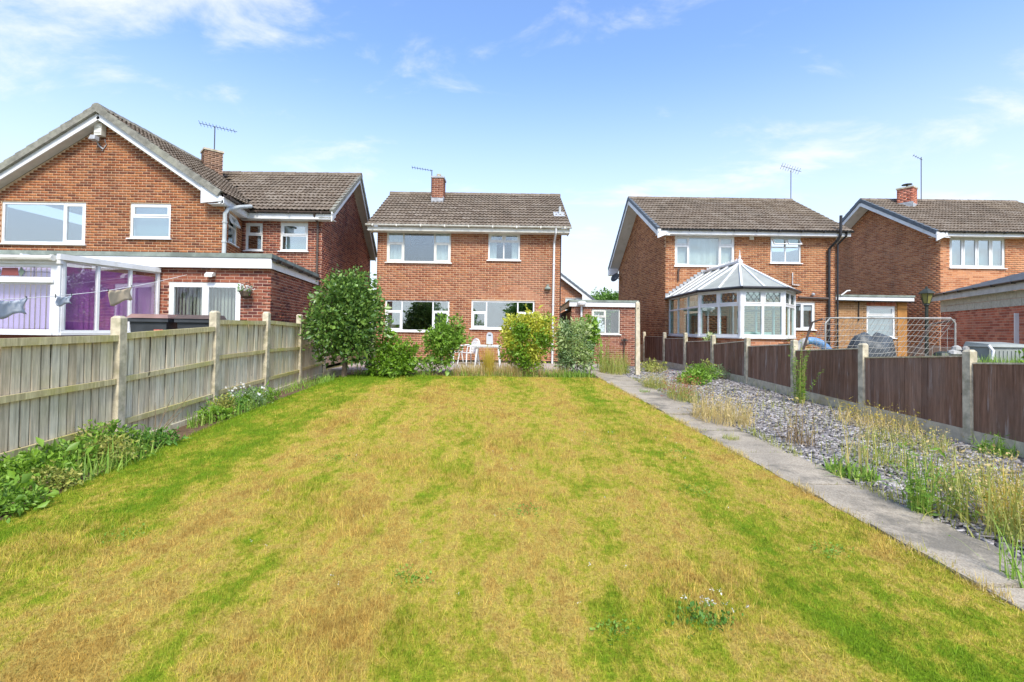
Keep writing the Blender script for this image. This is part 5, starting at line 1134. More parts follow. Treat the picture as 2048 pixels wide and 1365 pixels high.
# --- shrubs along the end of the lawn
def shrub(name, x, y, label, lobes, n, size, mats, stems, cat='shrub', shell=.6, clump=.06, width=.5, group='shrubs along the end of the lawn'):
    g = H(x, y); t_ = thing(name, (x, y, g), label, cat, group)
    sprigs('stem', (x, y, g - .03), [(x + a, y + b, g + c) for a, b, c in stems], .014, M['stem'], t_)
    size *= 1.18
    lb = [(x + l[0], y + l[1], g + l[2], *l[3:]) for l in lobes]
    P, D = lobes_points(lb, int(n * 1.7), clump, 8, shell); ok = P[:, 2] > g + .02; P, D = P[ok], D[ok]
    sp_, sd_ = [], []
    for _ in range(10):
        l = lb[R.randrange(len(lb))]; d_ = np.array([R.gauss(0, .7), R.gauss(0, .5), abs(R.gauss(.8, .4))]); d_ /= np.linalg.norm(d_); b_ = np.array(l[:3]) + d_ * np.array(l[3:]) * .9; L_ = R.uniform(.5, 1.0) * .3 * max(l[3:])
        for k_ in range(9): sp_.append(b_ + d_ * L_ * k_ / 6 + RNG.normal(0, .012, 3)); sd_.append(d_ * .5 + RNG.standard_normal(3) * .6)
    P = np.vstack([P, sp_]); D = np.vstack([D, sd_])
    if len(mats) == 1: leafset('foliage', P, D, size, LM[mats[0]], t_, width, spread=.45)
    else:
        f = (np.sin((P[:, 0] - x) * 9.1 + y) + np.sin(P[:, 2] * 7.3 + (P[:, 0] - x) * 4) + np.sin(P[:, 1] * 11 + 1) + (P[:, 2] - g - .8) * 1.6 + RNG.normal(0, .4, len(P))) > .1
        leafset('foliage', P[~f], D[~f], size, LM[mats[0]], t_, width); leafset('foliage', P[f], D[f], size, LM[mats[1]], t_, width)
    return t_
st = [(-.3, 0, .8), (.25, .1, .9), (0, -.1, 1.0), (.4, 0, .6), (-.15, .15, .7)]
shrub('leafy_shrub', -2.98, 12.15, 'low two-headed light green shrub next to the glossy tree', [(-.12, 0, .62, .3, .28, .42), (.28, 0, .5, .3, .3, .42), (-.4, 0, .36, .24, .25, .32), (.08, -.05, .3, .5, .35, .3), (-.13, 0, .98, .13, .13, .2)], 2600, .062, ['fresh'], st)
shrub('leafy_shrub', -1.76, 12.42, 'upright mid green shrub on dark stems in front of the white chairs', [(0, 0, .95, .48, .42, .38), (-.25, 0, .85, .32, .3, .36), (.3, 0, 1.0, .32, .3, .33), (-.02, 0, 1.25, .2, .2, .18), (.32, 0, 1.36, .14, .14, .2), (-.08, 0, 1.36, .12, .12, .2), (.02, 0, .5, .33, .3, .25), (-.42, 0, .28, .3, .25, .2)], 3600, .05, ['mid'], [(a * 1.1, b, c * .8) for a, b, c in st], clump=.05)
shrub('golden_shrub', .42, 12.72, 'big shrub with golden yellow tips over green in front of the right ground-floor window', [(0, 0, .95, .62, .5, .6), (-.3, 0, 1.25, .36, .35, .4), (.35, 0, 1.28, .36, .35, .38), (.02, 0, .42, .42, .4, .35), (-.5, 0, .75, .25, .3, .4), (.1, 0, 1.5, .2, .2, .18), (.5, 0, .95, .2, .25, .3)], 5200, .062, ['fresh', 'gold'], st, shell=.68)
shrub('variegated_shrub', 1.66, 12.8, 'pale cream and green shrub beside the white downpipe', [(0, 0, .85, .46, .4, .58), (-.25, 0, 1.15, .26, .26, .33), (.15, 0, 1.2, .3, .28, .3), (.28, 0, .55, .25, .28, .4), (-.2, 0, .4, .25, .25, .35)], 4200, .06, ['grey', 'varieg'], st, width=.36)
shrub('leafy_shrub', 2.13, 12.95, 'bright green sprig rising right of the variegated shrub', [(0, 0, 1.35, .2, .18, .24), (.06, 0, 1.05, .18, .18, .3), (-.05, 0, .6, .16, .18, .3)], 900, .055, ['fresh'], [(0, 0, 1.4), (.1, 0, 1.2)])
# golden grass clump, dry grasses
t_ = thing('ornamental_grass', (-.6, 12.55, H(-.6, 12.55)), 'narrow clump of golden upright grass in front of the white table', 'grass clump')
blades('blades', disc(260, -.6, 12.55, .13), .68, LM['goldgrass'], t_, .006, .16, 3, 1.0)
o, _ = blades('dry_grass', np.vstack([disc(1500, -.55, 12.62, 1.05, .22), disc(500, .75, 12.6, .9, .16), disc(260, -3.0, 12.5, 1.2, .18)]), .30, LM['straw'], None, .0055, .4); setp(o, 'dry straw-coloured grass along the end of the lawn', 'dry grass', kind='stuff')
o, _ = blades('border_weeds', np.vstack([disc(420, -.5, 12.5, 1.3, .16), disc(700, 1.5, 12.55, .75, .15), disc(500, -3.1, 12.3, 1.0, .14), disc(220, -4.4, 11.2, .22, .35)]), .16, LM['grass'], None, .008, .5); setp(o, 'low green weeds along the end of the lawn', 'weeds', kind='stuff')
# --- plants along the left fence
def lowplant(x, y, w, h, mat, n, size, label, name='border_plant', second=None, group='plants at the foot of the weathered fence', width=.5):
    n = int(n * 1.15); size *= .68; h *= .74
    return shrub(name, x, y, label, [(0, 0, h * .45, w, w * .8, h * .5), (w * .45, .05, h * .35, w * .55, w * .5, h * .4), (-w * .4, -.08, h * .4, w * .55, w * .5, h * .45), (w * .1, 0, h * .8, w * .3, w * .3, h * .3)], n, size, [mat] + ([second] if second else []), [(-w * .6, 0, h * .7), (w * .5, 0, h * .6), (0, 0, h), (w * .1, -w * .5, h * .5)], 'plant', .5, .045, width, group)
lowplant(-4.38, 4.30, .36, .38, 'fresh', 1100, .05, 'leafy light green plant under the nearest weathered fence panel, leftmost')
lowplant(-4.45, 4.75, .34, .36, 'mid', 1000, .05, 'bushy green plant beside the leftmost light green plant under the nearest fence panel')
lowplant(-4.12, 4.25, .26, .20, 'olive', 800, .04, 'low yellowish ground-hugging plant at the lawn edge in the near left corner', second='mid')
lowplant(-4.50, 5.30, .34, .50, 'mid', 1200, .048, 'tallest green plant in front of the first concrete post of the weathered fence', second='olive')
lowplant(-4.22, 5.02, .30, .30, 'olive', 900, .045, 'yellow green low plant at the lawn edge before the first concrete post', second='mid')
lowplant(-4.0, 3.72, .3, .2, 'mid', 800, .045, 'flat green weed mat at the left picture edge beside the lawn')
lowplant(-4.35, 3.75, .34, .34, 'fresh', 900, .05, 'light green weeds behind the flat mat at the left picture edge')
lowplant(-4.20, 5.65, .24, .20, 'deep', 500, .045, 'small dark green plant just past the first concrete post of the weathered fence')
lowplant(-4.50, 7.55, .26, .40, 'deep', 800, .045, 'dark green bushy plant with olive tips under the third weathered fence panel', second='olive')
lowplant(-4.52, 8.15, .30, .40, 'grey', 900, .04, 'grey green plant dotted with white flowers beyond the dark bushy fence plant', second='mid')
lowplant(-4.42, 7.15, .2, .22, 'fresh', 400, .05, 'small bright green plant at the base of the second concrete post of the weathered fence')
lowplant(-4.55, 8.75, .26, .34, 'mid', 600, .04, 'light green plant at the far end of the flowering bed under the fence')
Pf, Df = lobes_points([(-4.5, 8.2, H(-4.5, 8.2) + .28, .35, .35, .18)], 60, .02, 2, .8); o = leafset('flowers', Pf, Df, .035, LM['white'], None, .9); setp(o, 'tiny white flowers over the bed below the weathered fence', 'flowers', kind='stuff')
t_ = thing('bare_twig', (-4.55, 6.1, H(-4.55, 6.1)), 'bare forked grey twig leaning against the second weathered fence panel', 'twig'); b0 = (-4.55, 6.1, H(-4.55, 6.1))
for e in ((-.1, .45, .5), (.05, .55, .38), (-.15, .2, .45), (.0, .7, .52)): sprigs('branch', b0, [(b0[0] + e[0], b0[1] + e[1], b0[2] + e[2])], .009, M['stem'], t_, .04)
o, _ = blades('bed_grass', np.vstack([disc(900, -4.3, 4.8, .42, .95), disc(420, -4.5, 7.7, .3, 1.0), disc(160, -4.75, 10.6, .3, .9)]), .2, LM['grass'], None, .007, .55); setp(o, 'long grass blades between the plants under the weathered fence', 'grass', kind='stuff')
# --- weeds in the slate chippings
def stalks(name, x, y, r, h, n, mats, label, leafn=0, lsize=.03, w=.005, lean=.22, heads=None, cat='weed', group='weeds growing in the slate chippings', hn=3, ry=None):
    t_ = thing(name, (x, y, H(x, y)), label, cat, group)
    o, tips = blades('stalks', disc(n, x, y, r, ry), h * .9, LM[mats[0]], t_, w, lean * 1.25, 3, .9, .38)
    if leafn:
        V = np.array([v.co[:] for v in o.data.vertices]).reshape(n, 7, 3); k = RNG.integers(0, n, leafn); f = RNG.uniform(.1, .95, leafn) * 2.99; i0 = f.astype(int); fr_ = f - i0
        mid = np.concatenate([(V[:, 0:6:2] + V[:, 1:6:2]) / 2, V[:, 6:7]], 1); P = mid[k, i0] * (1 - fr_)[:, None] + mid[k, i0 + 1] * fr_[:, None]
        D = RNG.standard_normal((leafn, 3)); D[:, 2] = np.abs(D[:, 2]) * .6; leafset('leaves', P, D, lsize, LM[mats[1]], t_, .26)
    if heads:
        P = np.repeat(tips, hn, 0) + RNG.normal(0, .025, (n * hn, 3)); D = RNG.standard_normal(P.shape); D[:, 2] += 1; leafset('seed_heads', P, D, .02, LM[heads], t_, .5)
    return t_
stalks('straw_grass_clump', 3.35, 7.55, .42, .34, 620, ('straw',), 'largest clump of dry straw grass spilling over the path edge', w=.004, lean=.35, heads='straw', ry=.6)
stalks('straw_grass_clump', 3.35, 9.3, .28, .36, 380, ('olive',), 'reddish dry grass clump behind the largest straw clump on the path edge', w=.004, lean=.3, heads='red', ry=.5)
stalks('straw_grass_clump', 3.3, 10.9, .28, .3, 300, ('olive',), 'small yellow grass clump at the foot of the tall concrete post', w=.005, lean=.35, heads='straw')
stalks('grass_weed', 2.95, 13.6, .42, .55, 520, ('olive', 'fresh'), 'yellow green grass thicket left of the tall concrete post by the garage', 500, .05, ry=.6)
stalks('grass_weed', 2.85, 14.9, .2, .9, 60, ('mid', 'mid'), 'tall single green weed rising in front of the garage window', 360, .06, lean=.12)
lowplant(4.55, 11.9, .42, .42, 'fresh', 900, .06, 'bright green leafy weed patch on the chippings near the far fence panels', 'leafy_weed', group='weeds growing in the slate chippings')
lowplant(5.3, 13.2, .5, .62, 'mid', 1200, .055, 'larger mid green weed bush against the far brown fence panels', 'leafy_weed', 'olive', group='weeds growing in the slate chippings')
lowplant(5.95, 13.6, .25, .5, 'grey', 450, .04, 'weed with reddish flower heads beside the far fence post', 'leafy_weed', 'red', group='weeds growing in the slate chippings')
lowplant(4.3, 14.6, .5, .45, 'olive', 700, .05, 'yellow green weeds behind the tall concrete post', 'leafy_weed', group='weeds growing in the slate chippings')
stalks('tall_weed', 5.9, 9.75, .1, 1.12, 26, ('olive', 'mid'), 'tall feathery green weed standing against the brown fence', 1300, .042, w=.006, lean=.1)
stalks('dry_weed', 3.75, 6.2, .2, .40, 70, ('brown', 'brown'), 'sparse dry brown weed alone in the middle of the chippings', 160, .02, heads='straw', lean=.25, hn=4)
t_ = stalks('rosette_weed', 3.55, 4.95, .22, .17, 300, ('grass',), 'bright lime green rosette weed with pale stalks at the path edge', w=.012, lean=.75); blades('flower_stalks', disc(14, 3.65, 5.05, .12), .55, LM['straw'], t_, .005, .08)
stalks('tall_weed', 3.42, 4.0, .08, .44, 40, ('grass', 'mid'), 'dark green upright weed in a joint of the path', 420, .04, lean=.16)
stalks('tall_weed', 3.62, 3.98, .2, .46, 100, ('olive', 'mid'), 'thick bushy green weed right of the upright one at the path joint', 600, .03, lean=.25, heads='straw', hn=2)
stalks('tall_weed', 3.75, 3.55, .2, .42, 110, ('olive', 'olive'), 'yellowing stemmy weed between the path joint and the golden weeds', 420, .03, lean=.28, heads='straw', hn=2)
stalks('golden_weed', 4.15, 3.75, .34, .38, 420, ('goldgrass', 'straw'), 'golden yellow tall weeds at the right picture edge', 500, .035, lean=.25, heads='straw', hn=2)
stalks('golden_weed', 4.5, 4.6, .38, .32, 200, ('olive', 'olive'), 'paler yellow weeds behind the golden ones at the right edge', 420, .03, heads='straw')
stalks('golden_weed', 4.25, 5.5, .35, .30, 140, ('olive', 'mid'), 'thin yellow green weeds in the middle of the near chippings', 320, .025, heads='straw', hn=2)
stalks('straw_grass_clump', 6.0, 7.8, .55, .26, 420, ('straw',), 'dry yellow grass along the foot of the brown fence', w=.005, lean=.4, heads='goldgrass', ry=.7)
stalks('straw_grass_clump', 5.5, 6.6, .5, .22, 240, ('olive', 'olive'), 'short yellowish weeds before the nearest brown fence post', 260, .03, lean=.35, heads='straw')
stalks('leafy_weed', 6.45, 6.35, .2, .22, 160, ('grass', 'mid'), 'dark green tufted weed at the base of the nearest brown fence panel', 260, .05, lean=.5)
stalks('path_tuft', 2.92, 6.33, .1, .09, 120, ('olive',), 'small yellow green grass tuft growing on the path slab', cat='grass tuft', w=.003, lean=.5)
stalks('path_tuft', 2.85, 10.15, .12, .1, 90, ('grass',), 'small green grass tuft on the far part of the path', cat='grass tuft', w=.004, lean=.5)
stalks('path_tuft', 3.12, 2.95, .1, .32, 26, ('grass', 'mid'), 'thin leafy weed in the nearest path joint', 70, .03, cat='weed', lean=.3)
o, tp = blades('weeds', np.vstack([disc(420, 4.6, 4.6, 1.3, 1.6), disc(420, 5.0, 7.2, 1.2, 2.2), disc(260, 4.6, 10.5, 1.2, 2.0), disc(260, 6.25, 11, .12, 4.5), disc(200, 3.38, 6, .08, 4.0)]), .15, LM['olive'], None, .0035, .35); setp(o, 'sparse thin seedlings all over the slate chippings', 'weeds', kind='stuff')
ye = RNG.uniform(2.4, 12.3, 5200); ye = ye[np.sin(ye * 4.7) + np.sin(ye * 11.3 + 1) + RNG.normal(0, .6, 5200) > .7]; n_e = len(ye); P = np.c_[lawnR(ye) + RNG.normal(-.01, .03, n_e) + .03 * np.sin(ye * 5.1) * np.sin(ye * 2.3), ye, .0305 * ye + .004]
o, _ = blades('edge_grass', P, .06, LM['straw'], None, .003, .8, 2); setp(o, 'straw-coloured grass fringe hanging over the path edge', 'grass', kind='stuff')
ye = np.concatenate([np.full(26, j_) for j_ in joints[2:14]]) + RNG.normal(0, .008, 26 * 12); P = np.c_[RNG.uniform(lawnR(ye), pathR(ye)), ye, .0305 * np.minimum(ye, 13.2) - .004]
o, _ = blades('joint_weeds', P, .035, LM['olive'], None, .003, .7, 2); setp(o, 'tiny weeds and moss in the joints of the path', 'weeds', kind='stuff')
ye = RNG.uniform(2.6, 13, 1500); P = np.c_[pathR(ye) + RNG.normal(.03, .05, 1500), ye, .0305 * np.minimum(ye, 13.2) - .005]; P = P[np.sin(P[:, 1] * 3.3) + np.sin(P[:, 1] * 1.27) > .1]
o, _ = blades('path_edge_weeds', P, .09, LM['olive'], None, .003, .5, 3); setp(o, 'short weeds fringing the chippings side of the path', 'weeds', kind='stuff')
cl_ = [(.1, 3.9, .09), (-1.9, 5.2, .12), (1.7, 4.4, .10), (2.2, 3.3, .08), (-.6, 2.9, .07), (1.2, 6.0, .14), (-2.7, 3.4, .10), (2.0, 5.6, .12), (.55, 2.45, .05)]
P = np.vstack([np.c_[RNG.normal(a_, r_, 130), RNG.normal(b_, r_ * .8, 130), np.zeros(130)] for a_, b_, r_ in cl_]); P[:, 2] = .0305 * P[:, 1] + RNG.uniform(.004, .025, len(P)); D = RNG.standard_normal(P.shape); D[:, 2] = np.abs(D[:, 2]) * .5
o = leafset('lawn_weeds', P, D, .014, LM['mid'], None, .7); setp(o, 'low clover leaves scattered in the lawn', 'weeds', kind='stuff')
P = np.c_[RNG.uniform(-2.5, 2.6, 34), RNG.uniform(2.2, 7, 34), np.zeros(34)]; P = P[P[:, 0] < 2.5]; P[:, 2] = .0305 * P[:, 1] + .03; P = np.repeat(P, 5, 0) + RNG.normal(0, .004, (len(P) * 5, 3)); o = leafset('daisies', P, RNG.standard_normal(P.shape), .007, LM['white'], None, .8); setp(o, 'tiny white clover flowers dotted over the lawn', 'flowers', kind='stuff')
# clover patch with white flowers in the lawn
t_ = thing('clover_patch', (1.03, 2.56, H(1, 2.56)), 'dark green weed patch with small white flowers in the near lawn', 'weed')
P = disc(300, 1.03, 2.56, .2, .14); P[:, :2] = np.array([1.03, 2.56]) + RNG.normal(0, 1, (300, 2)) * np.array([.085, .055]); P[:, 2] += RNG.uniform(.005, .03, len(P)); D = RNG.standard_normal(P.shape); D[:, 2] = np.abs(D[:, 2]); leafset('leaves', P, D, .02, LM['deep'], t_, .7)
o, tp = blades('stalks', disc(12, 1.08, 2.6, .12, .08), .09, LM['olive'], t_, .0015, .3); P = np.repeat(tp, 8, 0) + RNG.normal(0, .004, (96, 3)); D = RNG.standard_normal(P.shape); leafset('flowers', P, D, .007, LM['white'], t_, .7)

# ================================================================== things on the patio
M['whiteplastic'] = simple('white_moulded_plastic', (.78, .80, .79), .4, .06, 3, .4)
def chair(x, y, rot, label):
    z = .42; t_ = thing('garden_chair', (x, y, z), label, 'chair', 'white plastic garden chairs'); Rm = Matrix.Rotation(rot, 4, 'Z'); T = Matrix.Translation((x, y, z)) @ Rm
    def bld(name, mb): mb.v = [tuple(T @ Vector(v)) for v in mb.v]; mb.build(name, M['whiteplastic'], t_)
    m = MB(); m.hexa([(-.22, -.24, .40), (.22, -.24, .40), (.2, .2, .38), (-.2, .2, .38), (-.22, -.24, .425), (.22, -.24, .425), (.2, .2, .405), (-.2, .2, .405)]); bld('seat', m)
    for sx in (-1, 1):
        for sy, tx in ((-.22, .24), (.22, .22)):
            m = MB(); m.tube([(sx * .215, sy, .41), (sx * (tx + .03), sy * 1.2, 0)], [.025, .02], 6); bld('leg', m)
        m = MB(); m.tube([(sx * .24, -.24, .41), (sx * .27, -.22, .62), (sx * .27, 0, .64), (sx * .24, .22, .66)], .02, 6); bld('armrest', m)
    m = MB(); arc = [(-.23, .2, .40), (-.24, .24, .62)] + [(.235 * math.cos(math.pi - a) , .27 + .03 * math.sin(a), .64 + .22 * math.sin(a)) for a in np.linspace(0.1, math.pi - .1, 9)] + [(.24, .24, .62), (.23, .2, .40)]
    m.tube(arc, .02, 6); bld('back_frame', m)
    m = MB()
    for k in range(-6, 9):
        for sg in (1, -1):
            x0 = k * .055 - .06; 
            pts_ = []
            for f in np.linspace(0, 1, 9):
                xx = x0 * sg * 1.0 + sg * f * .24 - sg * .06; zz_ = .42 + f * .43
                lim = .215 if zz_ < .64 else .215 * math.sqrt(max(0, 1 - ((zz_ - .64) / .215) ** 2))
                if abs(xx) < lim: pts_.append((xx, .21 + .07 * (zz_ - .42) / .4, zz_))
            if len(pts_) > 1: m.beam(pts_[0], pts_[-1], .012, .012, (0, 1, 0))
    bld('backrest', m)
chair(-1.42, 15.75, -.9, 'white lattice-back plastic chair next to the table'); chair(-2.0, 16.1, 2.6, 'white plastic chair mostly hidden behind the upright green shrub')
t_ = thing('garden_table', (-.72, 15.6, .42), 'white plastic garden table against the wall between the shrubs', 'table')
m = MB(); m.box(-1.22, 15.2, 1.05, -.32, 16.0, 1.085); m.box(-1.2, 15.22, 1.02, -.34, 15.98, 1.05); m.build('table_top', M['whiteplastic'], t_)
for sx, sy in ((-1, -1), (1, -1), (1, 1), (-1, 1)):
    m = MB(); m.tube([(-.77 + sx * .34, 15.6 + sy * .3, 1.04), (-.77 + sx * .40, 15.6 + sy * .36, .42)], [.035, .022], 6); m.build('leg', M['whiteplastic'], t_)
M['silver'] = simple('silver_grey_plastic', (.52, .54, .56), .35, .08, 4, .5)
t_ = thing('portable_case', (-.72, 15.55, 1.085), 'small silver grey upright case with a handle slot on the white table', 'case')
m = MB(); pr = [(-.105, 0), (.105, 0), (.105, .28), (.085, .35), (.04, .385), (-.04, .385), (-.085, .35), (-.105, .28)]; k = len(pr)
m.add([(-.72 + a, 15.47, 1.12 + b) for a, b in pr] + [(-.72 + a, 15.63, 1.12 + b) for a, b in pr], [tuple(range(k)), tuple(range(k, 2 * k))[::-1]] + [(i, k + i, k + (i + 1) % k, (i + 1) % k) for i in range(k)]); m.build('body', M['silver'], t_)
m = MB(); m.box(-.765, 15.462, 1.40, -.675, 15.469, 1.43); m.build('handle_slot', M['blackplastic'], t_)
m = MB(); m.box(-.80, 15.48, 1.086, -.76, 15.62, 1.12); m.box(-.68, 15.48, 1.086, -.64, 15.62, 1.12); m.build('foot', M['blackplastic'], t_)
M['pinkstone'] = simple('pink_stone', (.50, .38, .31), .9, .2, 12, .1, bump=.4)
t_ = thing('staddle_stone', (-3.72, 12.7, .36), 'pinkish mushroom-shaped stone under the glossy tree', 'stone')
m = MB(); m.lathe((-3.72, 12.7, .36), [(.11, 0), (.09, .12), (.08, .19)], 10); m.build('pedestal', M['soil'], t_)
m = MB(); m.lathe((-3.72, 12.7, .54), [(.06, 0), (.19, .01), (.2, .05), (.15, .11), (.06, .14)], 12); m.build('cap', M['pinkstone'], t_)
# ================================================================== left neighbour's things
M['binbody'] = simple('charcoal_bin_plastic', (.045, .05, .055), .45, .2, 6, .4); M['binlid'] = simple('faded_maroon_bin_lid', (.27, .16, .13), .5, .2, 5, .35)
M['sticker'] = simple('red_white_sticker', (.55, .16, .12), .5, .3, 40, .3)
def bin_(x, y, rot, label, lid):
    z = .72; t_ = thing('wheelie_bin', (x, y, z), label, 'bin', 'wheelie bins behind the weathered fence'); T = Matrix.Translation((x, y, z)) @ Matrix.Rotation(rot, 4, 'Z')
    def bld(name, mb, mat): mb.v = [tuple(T @ Vector(v)) for v in mb.v]; mb.build(name, M[mat], t_)
    m = MB(); m.hexa([(-.22, -.26, .06), (.22, -.26, .06), (.22, .26, .06), (-.22, .26, .06), (-.28, -.34, .98), (.28, -.34, .98), (.28, .34, .98), (-.28, .34, .98)]); m.hexa([(-.31, -.37, .93), (.31, -.37, .93), (.31, .37, .93), (-.31, .37, .93), (-.31, -.37, .99), (.31, -.37, .99), (.31, .37, .99), (-.31, .37, .99)]); bld('body', m, 'binbody')
    m = MB(); m.hexa([(-.32, -.39, .995), (.32, -.39, .995), (.32, .38, .995), (-.32, .38, .995), (-.27, -.30, 1.065), (.27, -.30, 1.065), (.28, .36, 1.075), (-.28, .36, 1.075)]); bld('lid', m, lid)
    m = MB(); m.tube([(-.2, .42, 1.02), (.2, .42, 1.02)], .02, 6); bld('handle', m, 'binbody')
    for sx in (-1, 1):
        m = MB(); m.tube([(sx * .2, .28, .1), (sx * .26, .28, .1)], .1, 12); bld('wheel', m, 'blackplastic')
    m = MB(); m.box(.08, -.325, .66, .22, -.305, .8); bld('sticker', m, 'sticker')
bin_(-6.38, 8.55, .25, 'black wheelie bin with a maroon lid, the left one of the pair', 'binlid'); bin_(-5.72, 8.75, .3, 'black wheelie bin with a dull brown lid, partly hidden by the second fence post', 'brownpipe')
t_ = thing('washing_line', (-8.0, 9.0, 2.2), 'white washing line stretched in front of the purple blinds', 'washing line')
LA, LB = Vector((-7.3, 6.2, 1.86)), Vector((-7.75, 11.28, 2.80)); lp = [LA.lerp(LB, f) - Vector((0, 0, .12 * math.sin(math.pi * f))) for f in np.linspace(0, 1, 12)]
m = MB(); m.tube(lp, .006, 5); m.build('cord', M['upvc'], t_)
def on_line(f): return LA.lerp(LB, f) - Vector((0, 0, .12 * math.sin(math.pi * f)))
M['clothw'] = simple('pale_grey_cloth', (.60, .63, .64), .9, .08, 5, .1); M['clothb'] = simple('beige_cloth', (.62, .50, .33), .9, .08, 5, .1)
def cloth(name, f0, f1, drop, mat, label, skew=.0, cat='laundry'):
    n = 10; a, b = on_line(f0), on_line(f1); V = []; F = []; ph = R.random() * 6
    for i in range(n + 1):
        p = a.lerp(b, i / n)
        for j in range(6):
            q = j / 5; V.append(tuple(p + Vector((.03 * math.sin(i * .8 + ph) * q + .012 * math.sin(i * 2.1 + j), skew * q + .02 * math.sin(j * 1.1 + ph), -q * drop * (1 - .22 * i / n - .10 * math.sin(i * .9 + ph)) - .025 * math.sin(math.pi * i / n) * (1 - q)))))
    for i in range(n):
        for j in range(5): k = i * 6 + j; F.append((k, k + 1, k + 7, k + 6))
    me = npmesh(name, np.array(V), np.array(F), M[mat], smooth=True); o = put(name, me); so = o.modifiers.new('thickness', 'SOLIDIFY'); so.thickness = .004
    setp(o, label, cat, 'laundry on the washing line')
    for q_ in (a, b):
        pm = MB(); pm.obox(q_, (.006, 0, 0), (0, .006, 0), (0, 0, .03)); pg = put('peg', pm.mesh('peg', M['aerial']), o)
cloth('towel', .10, .20, .28, 'clothw', 'pale grey cloth bunched on the washing line at the left edge'); cloth('napkin', .30, .36, .18, 'clothw', 'small white cloth pegged in the middle of the washing line'); cloth('tea_towel', .52, .64, .30, 'clothb', 'beige tea towel hanging on the washing line before the purple blinds', .04)
t_ = thing('hanging_basket', (-6.24, 11.1, 2.3), 'hanging basket of white and pink flowers beside the patio door', 'hanging basket')
m = MB(); m.lathe((-6.24, 11.1, 2.24), [(.03, 0), (.1, .06), (.13, .15), (.13, .17)], 12); m.build('basket', M['bark'], t_)
m = MB(); m.tube([(-6.24, 11.28, 2.62), (-6.24, 11.1, 2.62)], .01); m.tube([(-6.24, 11.1, 2.62), (-6.36, 11.1, 2.41)], .004, 4); m.tube([(-6.24, 11.1, 2.62), (-6.12, 11.1, 2.41)], .004, 4); m.build('bracket', M['blackplastic'], t_)
P, D = lobes_points([(-6.24, 11.1, 2.45, .16, .13, .08)], 160, .02, 4, .7); leafset('foliage', P, D, .04, LM['deep'], t_); P, D = lobes_points([(-6.24, 11.08, 2.47, .17, .14, .08)], 90, .015, 3, .85); leafset('flowers', P, D, .04, LM['white'], t_, .9)
# ================================================================== right neighbour's things
M['goalwhite'] = simple('white_painted_steel', (.40, .385, .35), .5, .2, 8, .3, dirt=(.20, .16, .13), dscale=6, dirt_amt=.8); M['netcord'] = simple('white_net_cord', (.58, .55, .48), .8, .1, 5, .1); M['goaldark'] = simple('brown_steel_tube', (.16, .12, .10), .5, .2, 8, .4)
t_ = thing('football_goal', (8.3, 10.6, .1), 'white football goal with net standing behind the brown fence', 'goal'); GX0, GX1, GY, GT = 6.93, 9.80, 10.5, 1.96
m = MB(); m.tube([(GX0, GY, .08), (GX0, GY, GT - .12), (GX0 + .1, GY, GT), (GX1 - .1, GY, GT + .03), (GX1, GY, GT - .08), (GX1, GY, .08)], .018, 8); m.build('front_frame', M['goalwhite'], t_)
BY = 11.4
for x, dx in ((GX0, -.12), (GX1, -.30)):
    m = MB(); m.tube([(x + dx * .2, GY + .05, GT - .02), (x + dx * .9, GY + .3, GT - .1), (x + dx * 2.4, BY, .1)], .026, 6); m.build('back_stay', M['goaldark'], t_)
m = MB(); nx, nz = 26, 16
def netp(u, v):
    a = Vector((GX0 + (GX1 - GX0) * u, GY, GT)); d_ = -.29 + (-.72 + .29) * u; b = Vector((GX0 + (GX1 - GX0) * u + d_, BY, .1)); p = a.lerp(b, v); p.y += .12 * math.sin(math.pi * v) * (.6 + .4 * math.sin(u * 9)); p.z -= .07 * math.sin(math.pi * v) + .03 * math.sin(u * 14) * v * (1 - v) * 4; return p
for i in range(nx + 1): m.tube([netp(i / nx, j / 8) for j in range(9)], .0045, 3, False)
for j in range(nz + 1): m.tube([netp(i / 13, j / nz) for i in range(14)], .0045, 3, False)
for x, dx in ((GX0, -.29), (GX1, -.72)):
    for k in range(9):
        f = k / 9; m.tube([(x, GY, GT - f * 1.85), (x + dx * f, GY + (BY - GY) * f, GT - f * 1.85)], .0045, 3, False)
        m.tube([(x + dx * f, GY + (BY - GY) * f, GT - f * 1.85), (x + dx * f, GY + (BY - GY) * f, .1)], .0045, 3, False)
m.build('net', M['netcord'], t_)
M['lampgreen'] = simple('dark_green_cast_iron', (.035, .04, .03), .5, .2, 8, .4); M['lampglass'] = simple('amber_lantern_glass', (.26, .24, .08), .2, .15, 5, .5)
t_ = thing('lamp_post', (11.35, 13, .1), 'old-fashioned black lantern on a post behind the goal', 'lamp post'); lx, ly = 11.35, 13.0
m = MB(); m.lathe((lx, ly, .1), [(.09, 0), (.09, .5), (.06, .56), (.045, 1.0), (.04, 2.30), (.07, 2.33), (.05, 2.38)], 10); m.build('post', M['lampgreen'], t_)
m = MB(); m.lathe((lx, ly, 2.48), [(.075, 0), (.15, .27)], 6); m.build('lantern_glass', M['lampglass'], t_)
m = MB(); m.lathe((lx, ly, 2.75), [(.2, 0), (.17, .04), (.06, .12), (.03, .14), (.03, .17), (.0, .2)], 6); m.build('lantern_roof', M['lampgreen'], t_)
for k in range(6):
    a_ = math.pi / 3 * k; m = MB(); m.tube([(lx + .077 * math.cos(a_), ly + .077 * math.sin(a_), 2.47), (lx + .152 * math.cos(a_), ly + .152 * math.sin(a_), 2.76)], .01, 4); m.build('lantern_bar', M['lampgreen'], t_)
M['tarp'] = simple('dark_grey_cover', (.075, .085, .09), .45, .35, 9, .4, bump=.8, bscale=14); M['bluep'] = simple('blue_plastic', (.14, .28, .48), .35, .1, 5, .5); M['boxgrey'] = simple('grey_green_resin', (.30, .32, .29), .5, .12, 5, .3)
